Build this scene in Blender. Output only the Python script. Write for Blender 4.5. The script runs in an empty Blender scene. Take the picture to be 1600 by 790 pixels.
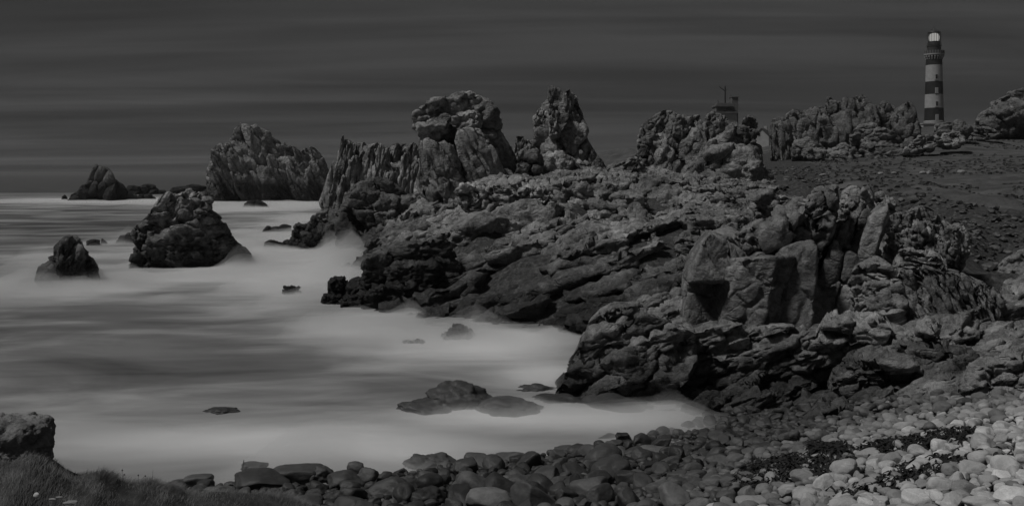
import bpy, math, random
import numpy as np
from mathutils import Vector, Matrix, kdtree

random.seed(7)
RNG = np.random.default_rng(11)
SC = bpy.context.scene
COL = SC.collection
PI = math.pi

# ------------------------------------------------------------------ camera
F = 1555.0            # focal length in photo pixels (1600 wide)
EYE = 9.0             # metres above the sea
HOR = 268.0           # photo row of the sea horizon
cam_data = bpy.data.cameras.new('camera')
cam = bpy.data.objects.new('camera', cam_data)
COL.objects.link(cam)
cam.location = (0, 0, EYE)
cam.rotation_euler = (PI / 2, 0, 0)
cam_data.sensor_width = 36.0
cam_data.lens = 36.0 * F / 1600.0
cam_data.shift_y = -(395.0 - HOR) / 1600.0
cam_data.clip_start = 0.1
cam_data.clip_end = 60000
SC.camera = cam

# ------------------------------------------------------------------ light, sky, exposure
SUN_EL, SUN_AZ = math.radians(57), math.radians(-112)      # azimuth measured from +Y towards +X
SUN_STRENGTH = 1.5
SKY_STRENGTH = 0.042
sd = bpy.data.lights.new('sun', 'SUN')
sd.energy = SUN_STRENGTH
sd.angle = math.radians(10)
sd.color = (1.0, 0.99, 0.975)
sun = bpy.data.objects.new('sun', sd)
COL.objects.link(sun)
to_sun = Vector((math.sin(SUN_AZ) * math.cos(SUN_EL), math.cos(SUN_AZ) * math.cos(SUN_EL), math.sin(SUN_EL)))
sun.rotation_euler = to_sun.to_track_quat('Z', 'Y').to_euler()
sun.location = (-60, 10, 90)

SC.view_settings.view_transform = 'Standard'
SC.view_settings.look = 'None'
SC.view_settings.exposure = 0.28
SC.view_settings.gamma = 1.0
SC.view_settings.use_curve_mapping = False
SC.cycles.max_bounces = 6
SC.cycles.diffuse_bounces = 3
SC.cycles.volume_bounces = 2
SC.cycles.transparent_max_bounces = 12

world = bpy.data.worlds.new('World')
SC.world = world
world.use_nodes = True


class NT:
    """small node-tree helper"""
    def __init__(self, tree):
        self.t = tree
        tree.nodes.clear()

    def n(self, typ, **kw):
        nd = self.t.nodes.new(typ)
        ins = kw.pop('ins', {})
        for k, v in kw.items():
            setattr(nd, k, v)
        for k, v in ins.items():
            if isinstance(v, bpy.types.NodeSocket):
                self.t.links.new(v, nd.inputs[k])
            else:
                nd.inputs[k].default_value = v
        return nd

    def math(self, op, a, b=0.0, c=0.0, clamp=False):
        nd = self.n('ShaderNodeMath', operation=op, use_clamp=clamp)
        for i, v in enumerate((a, b, c)):
            if isinstance(v, bpy.types.NodeSocket):
                self.t.links.new(v, nd.inputs[i])
            else:
                nd.inputs[i].default_value = v
        return nd.outputs[0]

    def ramp(self, fac, stops, interp='LINEAR'):
        nd = self.n('ShaderNodeValToRGB')
        cr = nd.color_ramp
        cr.interpolation = interp
        while len(cr.elements) < len(stops):
            cr.elements.new(0.5)
        for e, (p, v) in zip(cr.elements, stops):
            e.position = p
            e.color = (v, v, v, 1) if not hasattr(v, '__len__') else (*v, 1)
        self.t.links.new(fac, nd.inputs[0])
        return nd.outputs[0]

    def mapping(self, vec, scale=(1, 1, 1), rot=(0, 0, 0), loc=(0, 0, 0)):
        nd = self.n('ShaderNodeMapping')
        self.t.links.new(vec, nd.inputs['Vector'])
        nd.inputs['Scale'].default_value = scale
        nd.inputs['Rotation'].default_value = rot
        nd.inputs['Location'].default_value = loc
        return nd.outputs[0]

    def noise(self, vec, scale, detail=4, rough=0.55, dist=0.0):
        nd = self.n('ShaderNodeTexNoise')
        self.t.links.new(vec, nd.inputs['Vector'])
        nd.inputs['Scale'].default_value = scale
        nd.inputs['Detail'].default_value = detail
        nd.inputs['Roughness'].default_value = rough
        nd.inputs['Distortion'].default_value = dist
        return nd.outputs['Fac']

    def link(self, a, b):
        self.t.links.new(a, b)


def build_world():
    w = NT(world.node_tree)
    sky = w.n('ShaderNodeTexSky', sky_type='NISHITA', sun_disc=False, sun_elevation=SUN_EL,
              sun_rotation=SUN_AZ % (2 * PI), altitude=10.0, air_density=1.0, dust_density=5.0)
    bw = w.n('ShaderNodeRGBToBW', ins={0: sky.outputs[0]})
    tc = w.n('ShaderNodeTexCoord')
    sep = w.n('ShaderNodeSeparateXYZ', ins={0: tc.outputs['Generated']})
    # a cloud deck seen in perspective: direction divided by its height over the horizon
    zz = w.math('ADD', w.math('MAXIMUM', sep.outputs[2], 0.0), 0.05)
    cx = w.math('DIVIDE', sep.outputs[0], zz)
    cy = w.math('DIVIDE', sep.outputs[1], zz)
    comb = w.n('ShaderNodeCombineXYZ', ins={0: cx, 1: cy, 2: 0.0})
    n1 = w.noise(w.mapping(comb.outputs[0], scale=(0.10, 0.27, 1)), 1.0, 5, 0.55, 0.6)
    n2 = w.noise(w.mapping(comb.outputs[0], scale=(0.17, 0.8, 1), loc=(3.1, 7.7, 0)), 1.0, 4, 0.55, 0.9)
    bands = w.math('ADD', w.math('MULTIPLY', n1, 0.85), w.math('MULTIPLY', n2, 0.30))
    deck = w.ramp(bands, [(0.42, 0.42), (0.53, 0.54), (0.60, 0.74), (0.67, 1.0), (0.76, 1.5)])
    # thin overcast: nearly even deck with a little of the Nishita gradient behind it
    base = w.math('ADD', w.math('MULTIPLY', bw.outputs[0], 0.02), 1.0)
    col = w.math('MULTIPLY', w.math('MULTIPLY', base, deck), 1.0)
    bg = w.n('ShaderNodeBackground', ins={'Strength': SKY_STRENGTH})
    w.link(col, bg.inputs['Color'])
    out = w.n('ShaderNodeOutputWorld')
    w.link(bg.outputs[0], out.inputs['Surface'])


build_world()


def P(px, py, d):
    """the place at distance d behind the photo pixel"""
    return np.array([(px - 800.0) / F * d, d, EYE - (py - HOR) / F * d])


def sea_d(py):
    return EYE * F / (py - HOR)


# ------------------------------------------------------------------ numpy noise
def _hash(ix, iy, iz, seed):
    h = (ix * 374761393 + iy * 668265263 + iz * 2147483647 + seed * 144665) & 0xFFFFFFFF
    h = ((h ^ (h >> 13)) * 1274126177) & 0xFFFFFFFF
    h = (h ^ (h >> 16)) & 0xFFFFFFFF
    return h


def vnoise(p, seed=0):
    """smooth value noise in -1..1 for an (n,3) array"""
    i = np.floor(p).astype(np.int64)
    f = p - i
    u = f * f * f * (f * (f * 6 - 15) + 10)
    r = 0
    for dx in (0, 1):
        wx = u[:, 0] if dx else 1 - u[:, 0]
        for dy in (0, 1):
            wy = u[:, 1] if dy else 1 - u[:, 1]
            for dz in (0, 1):
                wz = u[:, 2] if dz else 1 - u[:, 2]
                r = r + wx * wy * wz * (_hash(i[:, 0] + dx, i[:, 1] + dy, i[:, 2] + dz, seed) / 2147483648.0 - 1.0)
    return r


def fbm(p, octv=4, seed=0, gain=0.5):
    r, a = 0, 1.0
    for k in range(octv):
        r = r + a * vnoise(p, seed + k * 17)
        p = p * 2.03 + 11.7
        a *= gain
    return r


def cellular(p, seed=0):
    """distance to the nearest cell border (F2-F1) and a random number per cell"""
    i = np.floor(p).astype(np.int64)
    n = len(p)
    f1, f2, rid, til = np.full(n, 9.0), np.full(n, 9.0), np.zeros(n), np.zeros(n)
    for dx in (-1, 0, 1):
        for dy in (-1, 0, 1):
            for dz in (-1, 0, 1):
                a, b, c = i[:, 0] + dx, i[:, 1] + dy, i[:, 2] + dz
                h = _hash(a, b, c, seed)
                ex = a + 0.1 + 0.8 * (h & 1023) / 1023.0 - p[:, 0]
                ey = b + 0.1 + 0.8 * ((h >> 10) & 1023) / 1023.0 - p[:, 1]
                ez = c + 0.1 + 0.8 * ((h >> 20) & 1023) / 1023.0 - p[:, 2]
                d = ex * ex + ey * ey + ez * ez
                m = d < f1
                g = h * 40503
                til = np.where(m, ex * (((g >> 3) & 255) / 127.5 - 1) + ey * (((g >> 11) & 255) / 127.5 - 1) + ez * (((g >> 17) & 255) / 127.5 - 1), til)
                f2 = np.where(m, f1, np.minimum(f2, d))
                rid = np.where(m, ((h * 7919) & 65535) / 65535.0, rid)
                f1 = np.where(m, d, f1)
    return np.sqrt(f2) - np.sqrt(f1), rid, til


# ------------------------------------------------------------------ mesh helpers
def ico(level):
    t = (1 + 5 ** 0.5) / 2
    v = [(-1, t, 0), (1, t, 0), (-1, -t, 0), (1, -t, 0), (0, -1, t), (0, 1, t), (0, -1, -t), (0, 1, -t),
         (t, 0, -1), (t, 0, 1), (-t, 0, -1), (-t, 0, 1)]
    f = [(0, 11, 5), (0, 5, 1), (0, 1, 7), (0, 7, 10), (0, 10, 11), (1, 5, 9), (5, 11, 4), (11, 10, 2), (10, 7, 6),
         (7, 1, 8), (3, 9, 4), (3, 4, 2), (3, 2, 6), (3, 6, 8), (3, 8, 9), (4, 9, 5), (2, 4, 11), (6, 2, 10),
         (8, 6, 7), (9, 8, 1)]
    v = [np.array(x, float) / np.linalg.norm(x) for x in v]
    for _ in range(level):
        cache, nf = {}, []

        def mid(a, b):
            k = (min(a, b), max(a, b))
            if k not in cache:
                m = v[a] + v[b]
                v.append(m / np.linalg.norm(m))
                cache[k] = len(v) - 1
            return cache[k]
        for a, b, c in f:
            ab, bc, ca = mid(a, b), mid(b, c), mid(c, a)
            nf += [(a, ab, ca), (b, bc, ab), (c, ca, bc), (ab, bc, ca)]
        f = nf
    return np.array(v), np.array(f, dtype=np.int32)


ICO = {k: ico(k) for k in (1, 2, 3, 4, 5)}


def mesh_np(name, verts, faces, mat, smooth=True):
    """faces: (m,3) or (m,4) integer array"""
    me = bpy.data.meshes.new(name)
    verts = np.asarray(verts, dtype=np.float32)
    faces = np.asarray(faces, dtype=np.int32)
    k = faces.shape[1]
    me.vertices.add(len(verts))
    me.vertices.foreach_set('co', verts.ravel())
    me.loops.add(faces.size)
    me.loops.foreach_set('vertex_index', faces.ravel())
    me.polygons.add(len(faces))
    me.polygons.foreach_set('loop_start', np.arange(0, faces.size, k, dtype=np.int32))
    me.polygons.foreach_set('loop_total', np.full(len(faces), k, dtype=np.int32))
    me.polygons.foreach_set('use_smooth', np.full(len(faces), smooth, dtype=bool))
    me.update(calc_edges=True)
    if mat:
        me.materials.append(mat)
    return me


def link(name, me, parent=None, loc=(0, 0, 0)):
    o = bpy.data.objects.new(name, me)
    COL.objects.link(o)
    o.location = loc
    if parent:
        o.parent = parent
    return o


def tag(o, label=None, cat=None, group=None, kind=None):
    if label: o['label'] = label
    if cat: o['category'] = cat
    if group: o['group'] = group
    if kind: o['kind'] = kind
    return o


def empty(name, loc, label=None, cat=None, group=None, kind=None):
    o = bpy.data.objects.new(name, None)
    COL.objects.link(o)
    o.location = loc
    o.empty_display_size = 0.3
    return tag(o, label, cat, group, kind)


class MB:
    """collects polygons into one mesh"""
    def __init__(self):
        self.v, self.f = [], []

    def add(self, vs, fs):
        b = len(self.v)
        self.v += [tuple(x) for x in vs]
        self.f += [tuple(b + i for i in q) for q in fs]
        return self

    def box(self, x0, x1, y0, y1, z0, z1):
        return self.add([(x0, y0, z0), (x1, y0, z0), (x1, y1, z0), (x0, y1, z0),
                         (x0, y0, z1), (x1, y0, z1), (x1, y1, z1), (x0, y1, z1)],
                        [(3, 2, 1, 0), (4, 5, 6, 7), (0, 1, 5, 4), (1, 2, 6, 5), (2, 3, 7, 6), (3, 0, 4, 7)])

    def lathe(self, prof, n=32, cx=0, cy=0, cap=True, squash=1.0):
        vs, fs = [], []
        for r, z in prof:
            for i in range(n):
                a = 2 * PI * i / n
                vs.append((cx + r * math.cos(a), cy + r * math.sin(a) * squash, z))
        for k in range(len(prof) - 1):
            for i in range(n):
                j = (i + 1) % n
                fs.append((k * n + i, k * n + j, (k + 1) * n + j, (k + 1) * n + i))
        if cap:
            fs.append(tuple(range(n - 1, -1, -1)))
            fs.append(tuple((len(prof) - 1) * n + i for i in range(n)))
        return self.add(vs, fs)

    def tube(self, pts, r0, r1=None, n=8):
        r1 = r0 if r1 is None else r1
        pts = [Vector(p) for p in pts]
        vs, fs = [], []
        for k, p in enumerate(pts):
            t = (pts[min(k + 1, len(pts) - 1)] - pts[max(k - 1, 0)]).normalized()
            a = t.orthogonal().normalized()
            b = t.cross(a)
            r = r0 + (r1 - r0) * k / (len(pts) - 1)
            for i in range(n):
                w = 2 * PI * i / n
                vs.append(p + (a * math.cos(w) + b * math.sin(w)) * r)
        for k in range(len(pts) - 1):
            for i in range(n):
                j = (i + 1) % n
                fs.append((k * n + i, k * n + j, (k + 1) * n + j, (k + 1) * n + i))
        fs.append(tuple(range(n - 1, -1, -1)))
        fs.append(tuple((len(pts) - 1) * n + i for i in range(n)))
        return self.add(vs, fs)

    def build(self, name, mat, parent=None, smooth=False, loc=(0, 0, 0)):
        me = bpy.data.meshes.new(name)
        me.from_pydata(self.v, [], self.f)
        me.validate()
        me.polygons.foreach_set('use_smooth', [smooth] * len(me.polygons))
        me.materials.append(mat)
        me.update()
        return link(name, me, parent, loc)


# ------------------------------------------------------------------ materials
MATS = {}


def new_mat(name):
    m = bpy.data.materials.new(name)
    m.use_nodes = True
    MATS[name] = m
    return m, NT(m.node_tree)


def finish(t, color, rough=0.85, normal=None, spec=0.3):
    b = t.n('ShaderNodeBsdfPrincipled')
    for k, v in (('Base Color', color), ('Roughness', rough), ('Specular IOR Level', spec)):
        if isinstance(v, bpy.types.NodeSocket):
            t.link(v, b.inputs[k])
        else:
            b.inputs[k].default_value = (v, v, v, 1) if k == 'Base Color' and not hasattr(v, '__len__') else v
    if normal is not None:
        t.link(normal, b.inputs['Normal'])
    o = t.n('ShaderNodeOutputMaterial')
    t.link(b.outputs[0], o.inputs['Surface'])
    return b


def rock_material(name, lo, hi, crack_scale, wet_lo=None, wet_hi=None, wet_mul=0.2, bump=0.6, fine=9.0, strata=0.36):
    m, t = new_mat(name)
    geo = t.n('ShaderNodeNewGeometry')
    pos = geo.outputs['Position']
    info = t.n('ShaderNodeObjectInfo')
    big = t.noise(pos, 0.35, 5, 0.6, 0.3)
    med = t.noise(pos, 2.2, 6, 0.65, 0.2)
    grain = t.noise(pos, fine * 2.2, 4, 0.7)
    mix = t.math('ADD', t.math('MULTIPLY', big, 0.45), t.math('ADD', t.math('MULTIPLY', med, 0.4), t.math('MULTIPLY', grain, 0.25)))
    base = t.ramp(mix, [(0.42, lo), (0.54, lo * 0.55 + hi * 0.45), (0.66, hi)])
    # lichen, pale crusts
    lich = t.ramp(t.noise(pos, 1.1, 7, 0.72, 0.8), [(0.55, 0.0), (0.62, 1.0)])
    base = t.math('ADD', base, t.math('MULTIPLY', lich, (hi - lo) * 0.30))
    rnd = t.math('ADD', t.math('MULTIPLY', info.outputs['Random'], 0.5), 0.75)
    base = t.math('MULTIPLY', base, rnd)
    tint = t.n('ShaderNodeRGBToBW', ins={0: info.outputs['Color']})
    base = t.math('MULTIPLY', base, tint.outputs[0])
    rough = 0.85
    if wet_lo is not None:
        sep = t.n('ShaderNodeSeparateXYZ', ins={0: pos})
        hz = t.math('ADD', sep.outputs[2], t.math('MULTIPLY', t.math('SUBTRACT', t.noise(pos, 0.5, 5, 0.6), 0.5), (wet_hi - wet_lo) * 1.6))
        wn = t.n('ShaderNodeMapRange', ins={'Value': hz, 'From Min': wet_lo, 'From Max': wet_hi, 'To Min': wet_mul, 'To Max': 1.0})
        wn.clamp = True
        base = t.math('MULTIPLY', base, wn.outputs[0])
        wr = t.n('ShaderNodeMapRange', ins={'Value': hz, 'From Min': wet_lo, 'From Max': wet_hi, 'To Min': 0.5, 'To Max': 0.88})
        rough = wr.outputs[0]
    # relief: strata, fine fractures, grain
    warp = t.n('ShaderNodeVectorMath', operation='MULTIPLY_ADD')
    nz = t.n('ShaderNodeTexNoise', ins={'Vector': pos, 'Scale': 0.9, 'Detail': 3.0})
    t.link(nz.outputs['Color'], warp.inputs[0])
    warp.inputs[1].default_value = (0.9, 0.9, 0.9)
    t.link(pos, warp.inputs[2])
    vec = t.mapping(warp.outputs[0], scale=(1.0, 1.0, 2.6), rot=(0.2, 0.55, 0.3))
    vor = t.n('ShaderNodeTexVoronoi', feature='DISTANCE_TO_EDGE', ins={'Vector': vec, 'Scale': crack_scale})
    crk = t.ramp(vor.outputs['Distance'], [(0.0, 0.0), (0.05, 0.8), (0.16, 1.0)])
    vor2 = t.n('ShaderNodeTexVoronoi', feature='DISTANCE_TO_EDGE', ins={'Vector': vec, 'Scale': crack_scale * 3.1})
    crk2 = t.ramp(vor2.outputs['Distance'], [(0.0, 0.0), (0.07, 0.8), (0.2, 1.0)])
    st = t.noise(t.mapping(warp.outputs[0], scale=(0.7, 0.7, 5.0), rot=(0.15, 0.3, 0)), 1.0, 5, 0.65)
    msk = t.ramp(t.noise(pos, 0.6, 3, 0.6), [(0.45, 0.0), (0.6, 1.0)])
    hgt = t.math('ADD', t.math('MULTIPLY', t.math('MULTIPLY', crk, msk), 0.30), t.math('MULTIPLY', t.math('MULTIPLY', crk2, msk), 0.08))
    hgt = t.math('ADD', hgt, t.math('MULTIPLY', st, strata))
    hgt = t.math('ADD', hgt, t.math('MULTIPLY', t.noise(pos, fine * 0.45, 6, 0.7), 0.7))
    b1 = t.n('ShaderNodeBump', ins={'Strength': bump, 'Distance': 0.55 / crack_scale * 0.45, 'Height': hgt})
    finish(t, base, rough, b1.outputs[0], 0.25)
    return m


ROCK_NEAR = rock_material('granite_near', 0.05, 0.40, 0.55, 0.6, 2.6, 0.22, bump=0.75)
ROCK_MID = rock_material('granite_mid', 0.05, 0.42, 0.38, 1.6, 4.9, 0.18, bump=0.75, fine=6)
ROCK_FAR = rock_material('granite_far', 0.09, 0.30, 0.16, 4.8, 6.6, 0.22, bump=0.8, fine=2.6)
ROCK_LAND = rock_material('granite_inland', 0.08, 0.30, 0.25, bump=0.75, fine=4)
ROCK_WET = rock_material('wet_shore_rock', 0.045, 0.10, 0.8, bump=0.35, fine=9, strata=0.25)
ROCK_LICHEN = rock_material('lichen_rock', 0.05, 0.20, 2.0, bump=0.8, fine=14)


def flat_mat(name, lo, hi, scale=3.0, rough=0.8, bump=0.15, spec=0.3):
    m, t = new_mat(name)
    geo = t.n('ShaderNodeNewGeometry')
    n = t.noise(geo.outputs['Position'], scale, 6, 0.65)
    c = t.ramp(n, [(0.32, lo), (0.68, hi)])
    b = t.n('ShaderNodeBump', ins={'Strength': bump, 'Distance': 0.05, 'Height': n})
    finish(t, c, rough, b.outputs[0], spec)
    return m


M_WHITE = flat_mat('white_paint', 0.28, 0.38, 0.6, 0.7)
M_BLACK = flat_mat('black_paint', 0.012, 0.024, 0.6, 0.65)
M_STONE = flat_mat('dressed_stone', 0.25, 0.36, 1.2, 0.8)
M_IRON = flat_mat('dark_iron', 0.03, 0.06, 2.0, 0.5)
M_CONC = flat_mat('concrete', 0.10, 0.16, 0.7, 0.85)
M_PALE = flat_mat('pale_render', 0.32, 0.42, 0.7, 0.85)
M_ROOF = flat_mat('slate', 0.05, 0.09, 2.0, 0.6)
M_PANE = flat_mat('dark_pane', 0.012, 0.02, 1.0, 0.15, 0.0, 0.5)
M_SHELL = flat_mat('pale_shell', 0.50, 0.72, 30.0, 0.5)
M_STEM = flat_mat('dry_stem', 0.06, 0.10, 30.0, 0.8)
M_WEED = flat_mat('black_seaweed', 0.012, 0.035, 18.0, 0.45, 0.4)


def make_ground_mat():
    m, t = new_mat('headland_ground')
    geo = t.n('ShaderNodeNewGeometry')
    pos = geo.outputs['Position']
    at = t.n('ShaderNodeAttribute', attribute_name='turf')
    turf = t.math('ADD', at.outputs['Fac'], t.math('MULTIPLY', t.math('SUBTRACT', t.noise(pos, 0.4, 6, 0.7), 0.5), 0.9))
    turf = t.ramp(turf, [(0.42, 0.0), (0.58, 1.0)])
    gcol = t.math('ADD', t.ramp(t.noise(pos, 0.22, 7, 0.72, 0.4), [(0.36, 0.05), (0.5, 0.085), (0.64, 0.13)]),
                  t.math('MULTIPLY', t.math('SUBTRACT', t.noise(pos, 3.0, 5, 0.75), 0.5), 0.10))
    scol = t.ramp(t.noise(pos, 3.0, 8, 0.75), [(0.35, 0.02), (0.55, 0.07), (0.7, 0.16)])
    mx = t.n('ShaderNodeMix', data_type='FLOAT', ins={0: turf, 2: scol, 3: gcol})
    h = t.math('ADD', t.noise(pos, 1.2, 8, 0.75), t.math('MULTIPLY', t.noise(pos, 7, 5, 0.7), 0.4))
    b = t.n('ShaderNodeBump', ins={'Strength': 0.7, 'Distance': 0.3, 'Height': h})
    finish(t, t.math('MAXIMUM', mx.outputs[0], 0.01), 0.95, b.outputs[0], 0.15)
    return m


M_GROUND = make_ground_mat()


def make_grass_mat(name, lo, hi):
    m, t = new_mat(name)
    info = t.n('ShaderNodeNewGeometry')
    n = t.noise(info.outputs['Position'], 2.5, 5, 0.7)
    n2 = t.noise(info.outputs['Position'], 40, 2, 0.6)
    c = t.ramp(t.math('ADD', t.math('MULTIPLY', n, 0.6), t.math('MULTIPLY', n2, 0.4)), [(0.36, lo), (0.66, hi)])
    finish(t, c, 0.8, None, 0.2)
    return m


M_GRASS = make_grass_mat('grass_blade', 0.10, 0.36)
M_SOIL = flat_mat('grassy_soil', 0.025, 0.07, 6.0, 0.95, 0.6)


def make_cobble_mat():
    m, t = new_mat('cobble_stone')
    geo = t.n('ShaderNodeNewGeometry')
    tc = t.n('ShaderNodeTexCoord')
    pos = geo.outputs['Position']
    at = t.n('ShaderNodeAttribute', attribute_name='tone')
    info = t.n('ShaderNodeObjectInfo')
    tint = t.n('ShaderNodeRGBToBW', ins={0: info.outputs['Color']})
    tone = t.math('MULTIPLY', tint.outputs[0], t.math('ADD', at.outputs['Fac'], 0.0))
    n = t.noise(pos, 3.2, 7, 0.7, 0.3)
    sp = t.noise(pos, 45, 3, 0.7)
    v = t.math('ADD', t.ramp(n, [(0.3, 0.70), (0.5, 1.0), (0.7, 1.22)]), t.math('MULTIPLY', t.math('SUBTRACT', sp, 0.5), 0.5))
    band = t.ramp(t.noise(t.mapping(pos, scale=(1, 1, 3), rot=(0.5, 0.3, 0.9)), 1.6, 4, 0.5, 1.2), [(0.56, 0.0), (0.60, 0.22), (0.64, 0.0)])
    v = t.math('ADD', v, band)
    col = t.math('MULTIPLY', v, tone)
    h = t.math('ADD', t.math('MULTIPLY', n, 0.6), t.math('MULTIPLY', t.noise(pos, 22, 4, 0.7), 0.25))
    b = t.n('ShaderNodeBump', ins={'Strength': 0.55, 'Distance': 0.08, 'Height': h})
    rg = t.n('ShaderNodeMapRange', ins={'Value': tone, 'From Min': 0.05, 'From Max': 0.25, 'To Min': 0.5, 'To Max': 0.85})
    finish(t, col, rg.outputs[0], b.outputs[0], 0.3)
    return m


M_COBBLE = make_cobble_mat()


def make_water_mat():
    m, t = new_mat('milky_water')
    geo = t.n('ShaderNodeNewGeometry')
    pos = geo.outputs['Position']
    at = t.n('ShaderNodeAttribute', attribute_name='foam')
    s1 = t.noise(t.mapping(pos, scale=(0.085, 0.15, 1)), 1.0, 5, 0.55, 0.9)
    s2 = t.noise(t.mapping(pos, scale=(0.14, 0.42, 1), loc=(5, 3, 0)), 1.0, 5, 0.6, 0.7)
    s = t.math('ADD', t.math('MULTIPLY', t.math('SUBTRACT', s1, 0.5), 0.72), t.math('MULTIPLY', t.math('SUBTRACT', s2, 0.5), 0.35))
    f = t.math('ADD', at.outputs['Fac'], s, clamp=True)
    col = t.ramp(f, [(0.0, 0.07), (0.25, 0.17), (0.55, 0.42), (1.0, 0.88)])
    b = t.n('ShaderNodeBump', ins={'Strength': 0.12, 'Distance': 0.3, 'Height': s1})
    finish(t, col, 0.55, b.outputs[0], 0.2)
    return m


M_WATER = make_water_mat()


def make_mist_mat(density):
    m, t = new_mat('sea_spray')
    v = t.n('ShaderNodeVolumePrincipled')
    v.inputs['Color'].default_value = (0.93, 0.93, 0.93, 1)
    v.inputs['Density'].default_value = density
    v.inputs['Anisotropy'].default_value = 0.0
    o = t.n('ShaderNodeOutputMaterial')
    t.link(v.outputs[0], o.inputs['Volume'])
    return m



# ------------------------------------------------------------------ the lie of the land
# (photo column, distance, height): a smooth surface is fitted through these
CTRL = [
    # sea floor
    (-400, 30, -2), (0, 40, -2.5), (300, 36, -1.6), (-300, 90, -4), (200, 80, -4), (450, 90, -3), (-300, 300, -8), (300, 300, -8),
    (480, 160, -4), (480, 250, -6), (560, 300, -4), (600, 500, -6), (-200, 700, -8), (400, 700, -8), (560, 56, -2.5), (640, 50, -2), (700, 44, -2),
    (800, 46, -1.5), (860, 50, -1.0), (500, 60, -3), (900, 37, -1), (750, 36, -1),
    # beach
    (0, 24, 0.4), (-300, 22, 0.6), (200, 29, -0.2), (300, 28.5, 0.0), (480, 28.8, 0.1), (720, 31, 0.0), (900, 33, 0.0), (1100, 35.5, 0.0), (1135, 37, 0.1),
    (300, 23, 1.0), (480, 24, 0.95), (700, 24, 1.0), (900, 22.5, 1.45), (1100, 20, 2.25), (1300, 17, 3.25), (1600, 14, 4.25),
    (1300, 33, 1.1), (1200, 34.5, 0.6), (1600, 28, 2.7), (1450, 30, 2.0), (1600, 20, 3.75), (1300, 24, 2.5), (1300, 20, 3.0), (1900, 20, 4.0), (1900, 12, 4.8),
    (500, 18, 1.9), (800, 16, 2.4), (1100, 13, 3.4), (1500, 10, 4.8), (0, 12, 1.6), (400, 10, 3), (1000, 8, 4.2),
    # promontory
    (890, 41.5, 0.2), (960, 42, 0.6), (1040, 41, 0.5), (1090, 40, 0.3), (1180, 38, 0.6), (1080, 45, 1.6), (1180, 44, 2.0), (1300, 39, 1.2), (1300, 44, 2.4), (1430, 38, 2.2),
    (1450, 43, 3.0), (1600, 38, 2.7), (1600, 46, 3.5), (1900, 40, 3.6), (1150, 49, 3.6), (1300, 49, 4.4), (1450, 49, 4.2),
    (960, 50, 1.6), (1040, 51, 2.8),
    # central slope
    (640, 62, -0.3), (580, 71, -0.3), (530, 78, -1), (560, 90, -1), (700, 60, 0), (750, 56.5, 0), (860, 55, 0.0), (870, 65, 2.9), (870, 74, 4.8), (870, 83, 6.6), (870, 95, 8.2),
    (700, 68, 2.4), (700, 80, 4.6), (700, 95, 6.6), (620, 76, 2.0), (620, 90, 3.0), (1000, 62, 3.2), (1000, 72, 4.8), (1000, 84, 6.4), (1000, 100, 8.2), (940, 56, 1.2),
    (660, 112, 7), (780, 112, 8.2), (880, 114, 9.2), (960, 116, 9.6), (560, 118, 1.5), (500, 118, -0.8), (600, 118, 4), (540, 140, 2), (600, 150, 4), (660, 150, 7),
    # gully, rubble and field
    (1100, 62, 4.4), (1200, 62, 4.8), (1200, 80, 6.9), (1100, 90, 7.0), (1100, 118, 8.2), (1300, 62, 4.9), (1400, 62, 4.6), (1500, 62, 3.6), (1600, 60, 2.9),
    (1600, 70, 4.0), (1500, 72, 4.6), (1400, 76, 5.6), (1600, 82, 5.4), (1300, 82, 6.6), (1600, 130, 8.3), (1450, 110, 7.2), (1300, 130, 7.6), (1900, 100, 7), (1900, 60, 4),
    (1600, 250, 18.8), (1500, 200, 15.5), (1400, 200, 13.2), (1300, 200, 12.0), (1220, 180, 10.8), (1900, 250, 22), (1600, 190, 13.5), (1450, 160, 10.4),
    (1200, 300, 17.5), (1460, 500, 30), (1460, 600, 31), (1150, 430, 25), (980, 400, 18.8), (930, 420, 17.0), (870, 420, 8), (1700, 600, 33), (1900, 500, 32), (1300, 450, 25),
    (800, 250, -3), (720, 300, -5), (760, 600, -8), (860, 700, -8), (950, 150, 9), (850, 160, 4), (760, 160, 1),
]


def to_uv(x, y):
    return np.stack([(x / y) * F / 170.0, 5.0 * np.log(y)], -1)


_c = np.array(CTRL, float)
_cx = (_c[:, 0] - 800) / F * _c[:, 1]
_cu = to_uv(_cx, _c[:, 1])
_K = np.linalg.norm(_cu[:, None] - _cu[None], axis=-1)
_A = np.block([[_K - 0.03 * np.eye(len(_c)), np.ones((len(_c), 1))], [np.ones((1, len(_c))), np.zeros((1, 1))]])
_w = np.linalg.solve(_A, np.append(_c[:, 2], 0))


def land(x, y):
    x, y = np.asarray(x, float), np.asarray(y, float)
    u = to_uv(x, y).reshape(-1, 2)
    out = np.empty(len(u))
    for i in range(0, len(u), 20000):
        out[i:i + 20000] = np.linalg.norm(u[i:i + 20000, None] - _cu[None], axis=-1) @ _w[:-1] + _w[-1]
    return out.reshape(x.shape)


def in_poly(px, py, poly):
    px, py = np.asarray(px, float), np.asarray(py, float)
    r = np.zeros(px.shape, bool)
    n = len(poly)
    for i in range(n):
        x0, y0 = poly[i]
        x1, y1 = poly[(i + 1) % n]
        c = ((y0 > py) != (y1 > py)) & (px < (x1 - x0) * (py - y0) / ((y1 - y0) or 1e-9) + x0)
        r ^= c
    return r


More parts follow.
